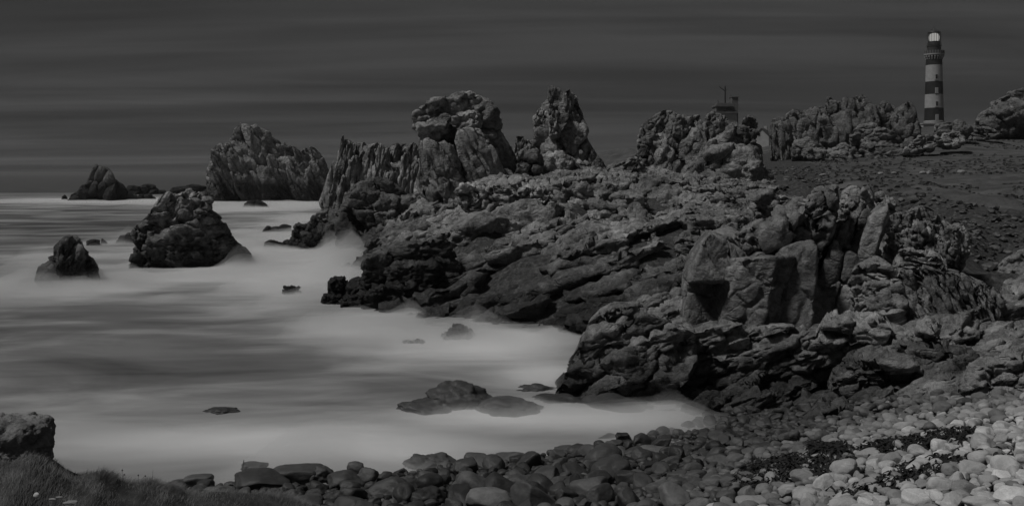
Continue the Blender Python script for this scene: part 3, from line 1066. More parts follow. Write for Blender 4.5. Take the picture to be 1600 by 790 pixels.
crag('headland_crag', 'spiky pale ridge of pinnacles at the left end of the headland', 'crag', [
    dict(poly_px=[(498, 322), (512, 291), (517, 275), (523, 261), (531, 241), (531, 222), (537, 216), (542, 219), (545, 238), (553, 226), (560, 236), (568, 224), (577, 236), (590, 227), (600, 232), (609, 235), (614, 229), (620, 226),
                  (631, 234), (637, 228), (644, 225), (652, 230), (659, 236), (664, 252), (676, 272), (680, 320), (600, 335), (540, 335)], d=148, thick=5, cell=(1.1, 2.0, 4.2), roll=10, seed=33, p=13)], ROCK_MID, 1.0)
crag('headland_crag', 'dark broken cliff dropping into the surf below the pinnacle ridge', 'cliff', [
    dict(poly_px=[(526, 392), (528, 345), (540, 310), (552, 290), (575, 280), (600, 278), (622, 292), (645, 312), (668, 330), (672, 392), (600, 396)], d=112, thick=4.5, cell=(2.0, 2.0, 1.7), roll=18, seed=34, flare=0.7)], ROCK_MID, 0.42)
crag('headland_crag', 'dark wet cliff foot at the left corner of the central slope', 'cliff', [
    dict(poly_px=[(540, 470), (548, 442), (570, 434), (569, 412), (578, 392), (592, 384), (615, 384), (660, 372), (700, 378), (718, 420), (722, 500), (640, 500), (580, 478)], d=69, thick=2.6, cell=(2.0, 1.8, 1.1), roll=-6, seed=35, flare=0.7)], ROCK_MID, 0.6)
crag('headland_crag', 'huge leaning rock tower with a square head, left of the two towers', 'rock tower', [
    dict(poly_px=[(646, 181), (662, 166), (678, 159), (692, 159), (706, 151), (717, 146), (729, 148), (731, 141), (737, 146), (751, 153), (768, 166), (776, 178), (781, 192), (780, 206), (787, 217), (760, 222), (720, 216), (690, 222), (668, 232), (662, 229), (656, 206), (648, 201)],
         d=107, thick=4.2, cell=(2.6, 2.4, 2.2), roll=-22, seed=36, flare=0.2, p=13),
    dict(poly_px=[(660, 226), (690, 215), (720, 208), (782, 206), (787, 217), (798, 237), (804, 256), (812, 285), (812, 312), (650, 318), (652, 290), (664, 262)], d=108, thick=4.6, cell=(1.5, 2.2, 4.2), roll=-24, seed=37, flare=0.6, p=13)], ROCK_MID, 0.92)
crag('headland_crag', 'slim forked rock tower with a split top, right of the two towers', 'rock tower', [
    dict(poly_px=[(833, 184), (843, 174), (847, 162), (857, 156), (860, 138), (868, 139), (872, 148), (876, 141), (880, 151), (889, 144), (899, 151), (905, 167), (910, 187), (918, 204), (914, 215), (901, 224), (875, 222), (845, 212), (836, 201)],
         d=110, thick=2.8, cell=(1.5, 1.7, 2.4), roll=-14, seed=38, flare=0.2, p=12),
    dict(poly_px=[(836, 200), (870, 206), (901, 212), (914, 215), (926, 236), (944, 262), (950, 292), (832, 292), (838, 248)], d=111, thick=3.4, cell=(2.1, 2.0, 2.6), roll=-10, seed=39, flare=0.6)], ROCK_MID, 0.95)
crag('headland_crag', 'low spiky rocks in the notch between the two towers', 'rock outcrop', [
    dict(poly_px=[(796, 290), (800, 258), (803, 240), (809, 216), (814, 222), (820, 217), (828, 222), (836, 218), (842, 290)], d=122, thick=2.5, cell=(1.2, 1.8, 2.4), seed=40)], ROCK_MID, 0.85)
crag('boulder', 'smooth tilted boulder wedged at the left foot of the forked tower', 'boulder', [
    dict(poly_px=[(804, 272), (810, 254), (822, 240), (838, 233), (846, 250), (844, 276)], d=106, thick=1.4, cell=(3.0, 2.5, 2.6), seed=42, p=8)], ROCK_MID, 0.8)
crag('boulder', 'pale flat-topped block on the slope below the leaning tower', 'boulder', [
    dict(poly_px=[(711, 296), (722, 288), (750, 288), (756, 300), (764, 330), (740, 338), (722, 320)], d=84, thick=1.2, cell=(2.6, 2.2, 2.4), seed=43, p=18)], ROCK_MID, 1.25)
crag('boulder', 'squat block right beside the pale flat-topped block', 'boulder', [
    dict(poly_px=[(757, 300), (766, 291), (798, 291), (804, 304), (800, 325), (770, 328)], d=85, thick=1.2, cell=(2.3, 2.0, 1.2), seed=44, p=14)], ROCK_MID, 1.05)
crag('boulder', 'blocky pale boulder in mid slope, right of the squat block', 'boulder', [
    dict(poly_px=[(812, 300), (826, 290), (848, 292), (858, 304), (850, 318), (822, 320)], d=86, thick=1.1, cell=(2.0, 1.8, 1.5), seed=45, p=14)], ROCK_MID, 1.05)
crag('boulder', 'large domed dark boulder on the slope below the forked tower', 'boulder', [
    dict(poly_px=[(856, 324), (862, 292), (884, 280), (910, 282), (922, 300), (920, 326), (890, 336)], d=84, thick=1.6, cell=(3.2, 2.6, 2.4), seed=46, p=10)], ROCK_MID, 0.9)
crag('boulder', 'long leaning slab like a fallen log left of the headland ridge', 'boulder', [
    dict(poly_px=[(944, 272), (950, 262), (972, 254), (996, 242), (1001, 249), (958, 276)], d=98, thick=0.7, cell=(2.4, 1.4, 0.9), roll=-24, seed=47)], ROCK_MID, 0.7)
crag('headland_crag', 'broad dark ridge of piled boulders below the radar building', 'crag', [
    dict(poly_px=[(988, 300), (990, 262), (995, 241), (999, 216), (1003, 196), (1016, 186), (1029, 181), (1041, 176), (1049, 176), (1051, 181), (1064, 184.5), (1077, 183), (1092, 182), (1102, 191), (1106, 178), (1115, 177), (1127, 181), (1137, 190), (1148, 191), (1151, 203),
                  (1160, 200), (1182, 206), (1190, 260), (1150, 300), (1060, 306)], d=119, thick=3.2, cell=(2.2, 2.4, 3.6), roll=16, seed=48, p=12, flare=0.4),
    dict(poly_px=[(1149, 236), (1151, 203), (1160, 188), (1169, 182), (1180, 187), (1182, 198), (1178, 214), (1185, 236)], d=119, thick=2.4, cell=(2.3, 2.2, 2.6), roll=-10, seed=49, p=10, flare=0.2),
    dict(poly_px=[(1056, 306), (1066, 272), (1090, 242), (1112, 230), (1150, 226), (1180, 228), (1191, 262), (1205, 276), (1213, 295), (1205, 314), (1100, 314)], d=115, thick=3.8, cell=(3.4, 2.8, 2.6), roll=-10, seed=50, p=12, flare=0.7)], ROCK_MID, 0.72)
crag('headland_crag', 'long serrated inland ridge between the white house and the lighthouse', 'crag', [
    dict(poly_px=[(1206, 240), (1206, 187), (1226, 186), (1241, 175), (1256, 178), (1258, 172), (1268, 169), (1276, 173), (1283, 166), (1292, 166), (1294, 154), (1302, 160), (1317, 158), (1335, 161), (1337, 154), (1344, 151), (1356, 157), (1362, 172), (1368, 169), (1372, 178),
                  (1376, 244), (1290, 248)], d=212, thick=7, cell=(2.8, 3.6, 5.6), roll=-12, seed=51, p=12, flare=0.4)], ROCK_LAND, 0.72)
crag('headland_crag', 'blocky upright crag with square joints just left of the lighthouse', 'crag', [
    dict(poly_px=[(1368, 236), (1371, 176), (1378, 164), (1384, 161), (1393, 166), (1405, 164), (1416, 160), (1429, 166), (1432, 181), (1438, 199), (1436, 218), (1420, 236)], d=208, thick=5, cell=(3.4, 3.6, 4.8), roll=-8, seed=52, p=14, flare=0.3)], ROCK_LAND, 0.72)
crag('headland_crag', 'ribbed upright slab at the left end of the serrated ridge', 'crag', [
    dict(poly_px=[(1205, 250), (1203, 205), (1208, 192), (1232, 190), (1237, 210), (1242, 246)], d=190, thick=3, cell=(1.6, 2.6, 6.5), roll=-4, seed=53, flare=0.3)], ROCK_LAND, 0.75)
crag('headland_crag', 'lumpy pale rock pile in front of the serrated ridge', 'rock outcrop', [
    dict(poly_px=[(1322, 250), (1330, 212), (1345, 196), (1362, 192), (1385, 205), (1405, 214), (1412, 230), (1404, 248)], d=186, thick=4, cell=(3.0, 3.0, 1.9), roll=-10, seed=54, p=10),
    dict(poly_px=[(1236, 252), (1240, 222), (1262, 214), (1276, 224), (1300, 234), (1320, 222), (1332, 236), (1330, 252)], d=184, thick=3.4, cell=(2.4, 2.4, 1.7), roll=8, seed=55, p=10)], ROCK_LAND, 0.95)
crag('boulder', 'pale flat boulders on the grass below the lighthouse', 'boulder', [
    dict(poly_px=[(1414, 240), (1420, 222), (1434, 210), (1462, 208), (1470, 222), (1462, 236)], d=176, thick=2.2, cell=(5, 4, 2.4), roll=-12, seed=56, p=9),
    dict(poly_px=[(1466, 230), (1470, 210), (1488, 206), (1506, 207), (1510, 220), (1500, 230)], d=178, thick=2.0, cell=(5, 4, 3), seed=57, p=12)], ROCK_LAND, 1.1)
crag('boulder', 'smooth dark whaleback rock at the lighthouse foot', 'boulder', [
    dict(poly_px=[(1461, 212), (1462, 194), (1472, 187), (1488, 187), (1506, 192), (1518, 204), (1516, 218)], d=196, thick=3.0, cell=(5.5, 4.5, 3.4), seed=58, p=7)], ROCK_LAND, 0.7)
crag('boulder', 'low grey rock between the whaleback and the right-hand crag', 'boulder', [
    dict(poly_px=[(1514, 218), (1518, 198), (1532, 195), (1548, 200), (1558, 210), (1550, 218)], d=200, thick=2.4, cell=(4.5, 4, 2.6), seed=59, p=9)], ROCK_LAND, 0.8)
crag('headland_crag', 'rugged crag running out of the right edge above the turf', 'crag', [
    dict(poly_px=[(1522, 214), (1524, 192), (1532, 178), (1548, 169), (1549, 160), (1569, 151), (1575, 143), (1587, 145), (1600, 141), (1630, 136), (1660, 138), (1690, 160), (1700, 214)], d=212, thick=7, cell=(3.4, 3.6, 3.0), roll=-26, seed=60, p=11, flare=0.4)], ROCK_LAND, 0.8)

# ------------------------------------------------------------------ the near promontory
crag('promontory_crag', 'great smooth-faced crag with a pale shoulder, nearest the beach', 'crag', [
    dict(poly_px=[(1066, 524), (1064, 450), (1085, 385), (1108, 362), (1135, 372), (1166, 394), (1190, 396), (1230, 384), (1262, 380), (1266, 440), (1335, 434), (1345, 470), (1330, 520), (1250, 524), (1180, 522)], d=46, thick=1.9,
         cell=(2.9, 2.2, 3.6), roll=24, yaw=-8, seed=271, round_=0.9, p=14, flare=0.6, rough=0.03, frac=0.26, frac_scale=1.2),
    dict(poly_px=[(1148, 372), (1165, 355), (1195, 345), (1222, 320), (1238, 312), (1256, 317), (1262, 300), (1303, 293), (1306, 332), (1282, 400), (1262, 436), (1258, 400), (1200, 392), (1170, 396)], d=46.8, thick=1.6,
         cell=(1.5, 1.6, 1.9), roll=26, seed=71, p=14, flare=0.4, rough=0.06)], ROCK_NEAR, 0.78)
crag('promontory_crag', 'tall dark leaning slabs split by a black crack, right of the smooth crag', 'crag', [
    dict(poly_px=[(1266, 446), (1286, 404), (1308, 334), (1322, 326), (1362, 328), (1374, 315), (1383, 345), (1383, 400), (1368, 428), (1330, 446)], d=47.4, thick=1.3, cell=(1.7, 1.6, 4.2), roll=22, round_=0.7, seed=72, p=18, flare=0.4, rough=0.035, frac=0.5, frac_scale=1.4)], ROCK_NEAR, 0.78)
crag('boulder', 'pale rounded boulder perched on the dark leaning slabs', 'boulder', [
    dict(poly_px=[(1316, 334), (1319, 305), (1330, 297), (1347, 296), (1357, 310), (1360, 332)], d=48, thick=0.8, cell=(2.2, 2, 2.2), seed=73, p=9)], ROCK_NEAR, 1.2)
crag('boulder', 'thin upright finger of rock beside the perched pale boulder', 'boulder', [
    dict(poly_px=[(1352, 330), (1350, 300), (1357, 294), (1362, 304), (1366, 332)], d=48.8, thick=0.4, cell=(0.8, 0.8, 1.8), seed=74, p=11)], ROCK_NEAR, 0.9)
crag('boulder', 'pale cube-like boulder behind the shoulder of the smooth crag', 'boulder', [
    dict(poly_px=[(1176, 346), (1178, 312), (1186, 301), (1206, 300), (1214, 312), (1214, 344)], d=54, thick=0.9, cell=(2.2, 2, 2.2), seed=75, p=11)], ROCK_NEAR, 1.2)
crag('boulder', 'flat pale stones stacked right of the cube-like boulder', 'boulder', [
    dict(poly_px=[(1212, 330), (1212, 312), (1218, 304), (1224, 308), (1250, 306), (1256, 318), (1240, 330)], d=55, thick=0.7, cell=(1.1, 1.0, 0.5), seed=76, p=11)], ROCK_NEAR, 1.15)
crag('boulder', 'leaning grey slab behind the dark leaning slabs', 'boulder', [
    dict(poly_px=[(1366, 336), (1372, 302), (1385, 303), (1398, 320), (1396, 336)], d=54, thick=0.7, cell=(1.6, 1.4, 1.4), seed=77, p=12)], ROCK_NEAR, 1.0)
crag('promontory_crag', 'cluster of pale upright stone columns on the promontory', 'crag', [
    dict(poly_px=[(1380, 420), (1384, 345), (1400, 335), (1420, 330), (1440, 324), (1458, 330), (1472, 345), (1485, 352), (1500, 350), (1512, 366), (1511, 392), (1500, 416), (1470, 424)], d=50.5, thick=1.5, cell=(0.62, 0.8, 1.15), roll=-14, seed=78, p=11, flare=0.5)], ROCK_NEAR, 1.15)
crag('promontory_crag', 'steep ribbed rock face of crowded narrow slabs, right of the smooth crag', 'crag', [
    dict(poly_px=[(1410, 426), (1438, 420), (1462, 424), (1500, 428), (1520, 440), (1545, 446), (1570, 460), (1540, 510), (1480, 530), (1420, 522), (1400, 470)], d=43.6, thick=1.5, cell=(0.55, 0.9, 1.7), roll=-24, seed=79, p=12, flare=0.8, rough=0.1),
    dict(poly_px=[(1330, 448), (1360, 438), (1412, 436), (1420, 520), (1340, 520)], d=44, thick=1.3, cell=(1.1, 1.1, 0.9), roll=-8, seed=80, p=12, flare=0.6)], ROCK_NEAR, 0.85)
crag('boulder', 'large flat pale boulder lying on top of the ribbed face', 'boulder', [
    dict(poly_px=[(1402, 412), (1410, 396), (1436, 391), (1462, 402), (1468, 414), (1440, 424), (1412, 422)], d=44, thick=1.0, cell=(2.6, 2.2, 1.0), roll=10, seed=81, p=14)], ROCK_NEAR, 1.2)
crag('boulder', 'wedge-shaped grey slab left of the large flat pale boulder', 'boulder', [
    dict(poly_px=[(1330, 444), (1344, 416), (1366, 404), (1392, 410), (1432, 432), (1410, 442)], d=45, thick=1.1, cell=(2.4, 2.0, 1.2), roll=12, seed=82, p=13)], ROCK_NEAR, 0.95)
crag('promontory_crag', 'broken rocky point at the left end of the promontory in the surf', 'crag', [
    dict(poly_px=[(872, 612), (888, 590), (891, 572), (908, 556), (912, 530), (926, 505), (940, 490), (962, 480), (1000, 482), (1020, 494), (1050, 500), (1078, 515), (1080, 580), (1050, 646), (960, 634)], d=41, thick=1.9, cell=(1.9, 1.3, 0.95), roll=-18, yaw=8, seed=83, p=13, flare=0.8)], ROCK_NEAR, 0.8)
crag('promontory_crag', 'long pale ledge overhanging the black hollow above the cobbles', 'ledge', [
    dict(poly_px=[(1040, 560), (1060, 530), (1100, 506), (1150, 510), (1200, 512), (1270, 512), (1296, 498), (1340, 494), (1376, 500), (1386, 516), (1340, 540), (1290, 566), (1230, 582), (1170, 592), (1110, 604), (1060, 590)], d=40.4, thick=1.3,
         cell=(2.2, 1.3, 0.8), roll=-20, yaw=4, seed=85, p=13, flare=-0.3, rough=0.1)], ROCK_NEAR, 1.0)
crag('boulder', 'bright broad slab at the right end of the overhanging ledge', 'boulder', [
    dict(poly_px=[(1288, 522), (1298, 502), (1330, 494), (1366, 494), (1380, 508), (1374, 524), (1330, 530), (1304, 532)], d=38.6, thick=1.0, cell=(3.2, 2.4, 1.6), roll=-8, seed=86, p=15)], ROCK_NEAR, 1.3)
crag('boulder', 'rounded pale boulder resting on the ledge right of the bright slab', 'boulder', [
    dict(poly_px=[(1434, 524), (1438, 508), (1450, 500), (1464, 508), (1468, 522), (1452, 528)], d=37, thick=0.5, cell=(1.6, 1.4, 1.2), seed=87, p=10)], ROCK_NEAR, 1.1)
crag('promontory_crag', 'broad dark slab under the overhang facing the cobble beach', 'ledge', [
    dict(poly_px=[(1300, 600), (1312, 570), (1336, 552), (1390, 545), (1430, 552), (1470, 566), (1472, 590), (1420, 610), (1340, 628)], d=36, thick=1.4, cell=(2.0, 1.5, 0.95), roll=-8, seed=88, p=13)], ROCK_NEAR, 0.72)
crag('promontory_crag', 'cracked brown-dark slabs stepping up towards the right edge', 'ledge', [
    dict(poly_px=[(1392, 560), (1400, 534), (1430, 525), (1470, 530), (1500, 540), (1530, 560), (1520, 586), (1460, 592)], d=36.5, thick=1.4, cell=(1.3, 1.2, 0.95), roll=16, seed=89, p=14)], ROCK_NEAR, 0.75)
crag('boulder', 'big rounded pale rock cut by the right edge above the beach', 'boulder', [
    dict(poly_px=[(1506, 600), (1520, 572), (1548, 556), (1580, 540), (1620, 528), (1680, 540), (1680, 610), (1560, 606)], d=30, thick=1.4, cell=(1.5, 1.3, 0.9), roll=-18, seed=90, p=9)], ROCK_NEAR, 1.05)
crag('boulder', 'dark slab boulder at the back of the beach by the hollow', 'boulder', [
    dict(poly_px=[(1262, 660), (1280, 640), (1310, 625), (1330, 640), (1322, 664)], d=32, thick=0.6, cell=(1.8, 1.4, 1.2), seed=91, p=12)], ROCK_NEAR, 0.7)
crag('boulder', 'striped rock outcrop at the right edge above the ribbed face', 'rock outcrop', [
    dict(poly_px=[(1562, 418), (1576, 402), (1600, 392), (1660, 380), (1680, 430), (1600, 446)], d=52, thick=1.6, cell=(1.2, 1.4, 0.9), roll=-26, seed=92, p=12)], ROCK_NEAR, 0.8)


def near_rock(x, y, mul):
    """how close a spot on the water is to a rock or to the shore, 1 at its edge"""
    g = np.zeros(x.shape)
    for a, b, w in ROCKS:
        g = np.maximum(g, np.exp(-(((x - a) / (w * 1.3 + 1.2 * mul)) ** 2 + ((y - b) / (w * 1.2 + 2.2 * mul)) ** 2)))
    z = land(x.ravel(), y.ravel()).reshape(x.shape)
    return np.maximum(g, np.exp(-((z + 0.2) / 0.8) ** 2) * (z > -2.5))


def build_spray():
    # spray hanging over the foam: one low closed body of thin mist
    ys = np.geomspace(26.5, 420, 160)
    us = np.linspace(-0.75, 0.30, 165)
    U, Y = np.meshgrid(us, ys)
    X = U * Y
    fo = foam_at(X, Y)
    nz = fbm(np.stack([X / 5, Y / 7, X * 0], -1).reshape(-1, 3), 3, 9).reshape(X.shape) * np.clip(120 / Y, 0.15, 1)
    H = np.clip((fo - 0.40 + 0.16 * nz) * 0.8 + 0.30 * near_rock(X, Y, 1.0) * np.clip(0.6 + 1.5 * nz, 0, 2), 0.0, 0.62) * np.clip(Y / 55, 0.55, 1.5) * np.clip((390 - Y) / 200, 0, 1)
    nr, nc = X.shape
    wisp = np.clip(0.9 + 0.9 * fbm(np.stack([X / 3.2, Y / 4.5, X * 0 + 2], -1).reshape(-1, 3), 3, 19).reshape(X.shape) * np.clip(120 / Y, 0.15, 1), 0.1, 2)
    # dense low down, thinner and more ragged above
    for k, (hs, dens) in enumerate(((0.7, 0.50), (1.4, 0.21), (2.5, 0.09))):
        Hk = np.maximum(H * hs * wisp ** (0.4 * k), 0.0) + 0.012 * (1 - 0.2 * k)
        top = np.stack([X, Y, Hk], -1).reshape(-1, 3)
        bot = np.stack([X, Y, np.full(X.shape, -0.25 - 0.01 * k)], -1).reshape(-1, 3)
        V = np.concatenate([top, bot])
        i = np.arange(nr * nc).reshape(nr, nc)
        j = i + nr * nc
        q = lambda a, b, c, d: np.stack([a, b, c, d], -1).reshape(-1, 4)
        Fq = np.concatenate([q(i[:-1, :-1], i[:-1, 1:], i[1:, 1:], i[1:, :-1]), q(j[:-1, :-1], j[1:, :-1], j[1:, 1:], j[:-1, 1:]),
                             q(i[0, :-1], j[0, :-1], j[0, 1:], i[0, 1:]), q(i[-1, 1:], j[-1, 1:], j[-1, :-1], i[-1, :-1]),
                             q(i[1:, 0], j[1:, 0], j[:-1, 0], i[:-1, 0]), q(i[:-1, -1], j[:-1, -1], j[1:, -1], i[1:, -1])])
        o = link('sea_spray', mesh_np('sea_spray', V, Fq, make_mist_mat(dens)))
        tag(o, ('dense white spray lying low over the foam round the sea rocks', 'thinner spray drifting above the foam round the sea rocks', 'faint high spray veiling the feet of the sea rocks')[k], 'spray', kind='stuff')


build_spray()


# ------------------------------------------------------------------ cobble beach
def cobble_shapes(n=18, level=3):
    out = []
    dirs, faces = ICO[level]
    for k in range(n):
        rng = np.random.default_rng(500 + k)
        e = rng.uniform(2.0, 3.4)
        ax = np.array([1.0, rng.uniform(0.64, 0.92), rng.uniform(0.52, 0.80)])
        r = (np.abs(dirs) ** e).sum(1) ** (-1 / e)
        v = dirs * r[:, None]
        # flattened facets as on worn blocks
        for _ in range(rng.integers(4, 9)):
            nn = rng.normal(size=3)
            nn /= np.linalg.norm(nn)
            h = rng.uniform(0.62, 0.88)
            t = v @ nn
            v = v - nn * (np.maximum(t - h, 0) * 0.92)[:, None]
        v = v * (1 + 0.09 * fbm(v * 1.1 + k * 9.1, 2, k)[:, None] + 0.03 * fbm(v * 3.5 + k, 3, k + 60)[:, None])
        out.append(v * ax)
    return out


SHAPES = cobble_shapes()
SHAPES_LO = cobble_shapes(18, 2)
SHAPES_XS = cobble_shapes(18, 1)
TONED = {}


def cobble_mesh(k, name='cobble'):
    if (k, name) not in TONED:
        me = mesh_np(name, SHAPES[k], ICO[3][1], M_COBBLE)
        at = me.attributes.new('tone', 'FLOAT', 'POINT')
        at.data.foreach_set('value', np.ones(len(SHAPES[k]), np.float32))
        TONED[(k, name)] = me
    return TONED[(k, name)]


# dark wrack patches on the beach (outline in photo pixels, laid on the ground)
WEED = [[(1150, 745), (1180, 715), (1230, 708), (1290, 716), (1345, 724), (1320, 740), (1290, 752), (1250, 750), (1190, 770), (1140, 775)],
        [(1340, 706), (1360, 690), (1420, 684), (1490, 668), (1540, 676), (1530, 690), (1470, 700), (1420, 712), (1360, 722)],
        [(1390, 752), (1440, 730), (1500, 720), (1570, 710), (1575, 722), (1520, 738), (1470, 752), (1420, 770), (1370, 786), (1300, 790), (1340, 770)],
        [(1270, 690), (1300, 694), (1330, 700), (1316, 712), (1270, 706)]]


def on_weed(px, py):
    r = np.zeros(np.shape(px), bool)
    for w in WEED:
        r |= in_poly(px, py, w)
    return r


def to_px(x, y, z):
    return x / y * F + 800, HOR - (z - EYE) / y * F


def beach_stones():
    rng = np.random.default_rng(77)
    region = [(230, 27.0), (300, 28.3), (480, 28.2), (720, 29.8), (900, 31.6), (1040, 34.4), (1100, 36.2), (1140, 37.2), (1200, 35), (1300, 33.6), (1450, 31), (1650, 28.4), (1800, 26), (1900, 11.5),
              (1600, 12.5), (1300, 15), (1100, 17.5), (900, 20), (700, 21.5), (480, 21.5), (230, 22)]
    W = [((x - 800) / F * d, d) for x, d in region]
    pa = np.array(W)
    lo, hi = pa.min(0), pa.max(0)
    placed = []
    passes = [(0.38, 0.52, 70, 0.98), (0.27, 0.38, 420, 0.95), (0.18, 0.27, 2600, 0.93), (0.12, 0.18, 16000, 0.92), (0.085, 0.12, 40000, 0.90), (0.06, 0.09, 36000, 0.88)]
    for r0, r1, n, tight in passes:
        X = rng.uniform(lo[0], hi[0], n)
        Y = rng.uniform(lo[1], hi[1], n)
        ok = in_poly(X, Y, W)
        X, Y = X[ok], Y[ok]
        a, b = to_px(X, Y, land(X, Y))
        wd = on_weed(a, b)
        side = np.clip((a - 850) / 350, 0, 1)      # stones get smaller to the right
        R = rng.uniform(r0, r1, len(X))
        ok = R < 0.52 - 0.33 * side + 0.06 * rng.random(len(X))
        ok &= ~wd | (rng.random(len(X)) < np.where(R > 0.15, 0.13, 0.45))
        ok &= (a > 200) & (a < 1700)
        X, Y, R = X[ok], Y[ok], R[ok]
        if placed:
            Q = np.array(placed)
            ok = np.ones(len(X), bool)
            for i in range(0, len(X), 2000):
                dx = X[i:i + 2000, None] - Q[None, :, 0]
                dy = Y[i:i + 2000, None] - Q[None, :, 1]
                ok[i:i + 2000] = (dx * dx + dy * dy > ((R[i:i + 2000, None] + Q[None, :, 2]) * tight) ** 2).all(1)
            X, Y, R = X[ok], Y[ok], R[ok]
        grid = {}
        cell = 2 * r1
        for x, y, r in zip(X, Y, R):
            gi, gj = int(x // cell), int(y // cell)
            good = True
            for i in (gi - 1, gi, gi + 1):
                for j in (gj - 1, gj, gj + 1):
                    for (p, q, c) in grid.get((i, j), ()):
                        if (x - p) ** 2 + (y - q) ** 2 < ((r + c) * tight) ** 2:
                            good = False
            if good:
                grid.setdefault((gi, gj), []).append((x, y, r))
                placed.append((x, y, r))
    return np.array(placed)


def hand_stones():
    """the larger stones one can pick out: column, top row, foot row, width, distance, tone, label"""
    return [
        (671, 702, 738, 84, 30.6, 0.07, 'big craggy wet boulder in the surf, centre of the beach edge', True),
        (345, 631, 652, 84, 37.4, 0.045, 'low smooth dark rock alone in the milky foreground water', False),
        (722, 590, 644, 116, 38.7, 0.06, 'domed wet rock in the cove with water veiling its foot', False),
        (790, 617, 652, 120, 37.7, 0.06, 'long low wet rock awash right of the domed cove rock', False),
        (668, 619, 652, 110, 37.9, 0.06, 'low wet rock awash left of the domed cove rock', False),
        (838, 595, 640, 110, 41.0, 0.055, 'low smooth wet rock reaching from the point into the cove', False),
        (880, 610, 652, 120, 39.4, 0.05, 'dark rounded wet rock in front of the low cove rock', False),
        (975, 612, 660, 150, 38.6, 0.055, 'broad wet rock at the foot of the rocky point', False),
        (322 + 345, 722, 740, 34, 30.0, 0.09, 'small round stone leaning on the big craggy surf boulder', False),
        (800, 707, 733, 72, 30.8, 0.09, 'flat-topped wet boulder in the surf right of the craggy one', False),
        (736, 717, 738, 36, 30.6, 0.11, 'small grey domed stone between the two surf boulders', False),
        (893, 695, 724, 56, 32.2, 0.07, 'smooth dark domed stone standing in the surf edge', False),
        (940, 678, 699, 66, 34.0, 0.06, 'long dark wet stone lying out in the water', False),
        (1042, 666, 692, 30, 35.0, 0.07, 'dark pointed stone like a tooth at the water edge', True),
        (1092, 671, 696, 66, 34.4, 0.09, 'rounded dark stone right of the pointed tooth stone', False),
        (1062, 690, 716, 64, 32.4, 0.06, 'squarish black wet stone below the pointed tooth stone', True),
        (1030, 697, 730, 90, 30.8, 0.12, 'wide smooth grey stone left of the squarish black stone', False),
        (960, 702, 722, 60, 31.2, 0.12, 'hummocked grey stone behind the central cobbles', True),
        (1220, 694, 720, 112, 27.6, 0.045, 'long black squared slab stone above the wrack', True),
        (742, 735, 776, 62, 25.6, 0.10, 'large dark smooth stone standing upright mid foreground', False),
        (612, 748, 790, 84, 25.2, 0.06, 'broad black stone at the bottom edge of the left cobbles', True),
        (668, 762, 796, 62, 23.8, 0.035, 'blackest wet boulder at the bottom edge', True),
        (764, 762, 792, 74, 23.0, 0.16, 'pale speckled wedge stone at the bottom edge', False),
        (812, 742, 766, 44, 25.4, 0.07, 'dark round stone right of the upright smooth stone', False),
        (465, 725, 748, 84, 27.6, 0.07, 'long dark humped stone at the left cobble edge', False),
        (408, 736, 756, 92, 26.8, 0.05, 'low dark wet stone near the grass bank', False),
        (505, 726, 748, 50, 27.4, 0.06, 'dark squarish stone behind the left cobbles', True),
        (540, 736, 760, 62, 26.6, 0.06, 'dark shiny oblong stone among the left cobbles', False),
        (575, 730, 750, 34, 27.0, 0.08, 'upright grey stone behind the left cobbles', False),
        (398, 722, 732, 42, 29.2, 0.08, 'flat stone awash beside the thin stem', False),
        (310, 740, 756, 46, 28.2, 0.09, 'domed stone awash at the end of the grass bank', False),
        (280, 748, 762, 34, 28.0, 0.10, 'low stone half covered by foam by the grass bank', False),
        (556, 720, 736, 28, 28.8, 0.09, 'small cone-shaped stone in the foam left of centre', False),
        (480, 772, 790, 52, 24.6, 0.07, 'slanted dark stone beside the end of the grass', True),
        (1318, 645, 668, 34, 31.6, 0.13, 'round grey boulder at the back of the beach', False),
        (1395, 650, 668, 50, 30.0, 0.10, 'brick-shaped dark stone at the back of the beach', True),
        (1130, 645, 660, 30, 36.0, 0.06, 'dark rounded stone where the water meets the ledge', False),
        (1182, 648, 662, 26, 34.8, 0.16, 'pale stone in the foam at the back of the beach', False),
        (1310, 676, 700, 44, 27.0, 0.15, 'tall grey rounded boulder in the upper cobbles', False),
        (1405, 668, 692, 66, 26.4, 0.13, 'long brown-grey slanting stone in the upper cobbles', False),
        (1362, 694, 712, 48, 25.0, 0.17, 'sharp-edged flat stone beside the wrack', True),
        (1325, 730, 752, 32, 21.2, 0.20, 'pale round stone bordering the wrack', False),
        (1470, 744, 764, 30, 18.6, 0.25, 'pale triangular stone set in the lower wrack', True),
        (1560, 676, 694, 66, 22.5, 0.30, 'large white oval cobble near the right edge', False),
        (1395 + 60, 655, 676, 60, 25.8, 0.24, 'large pale knobbly cobble above the upper wrack', True),
        (1600 - 40, 645, 664, 50, 25.6, 0.28, 'white rounded cobble high at the right edge', False),
    ]


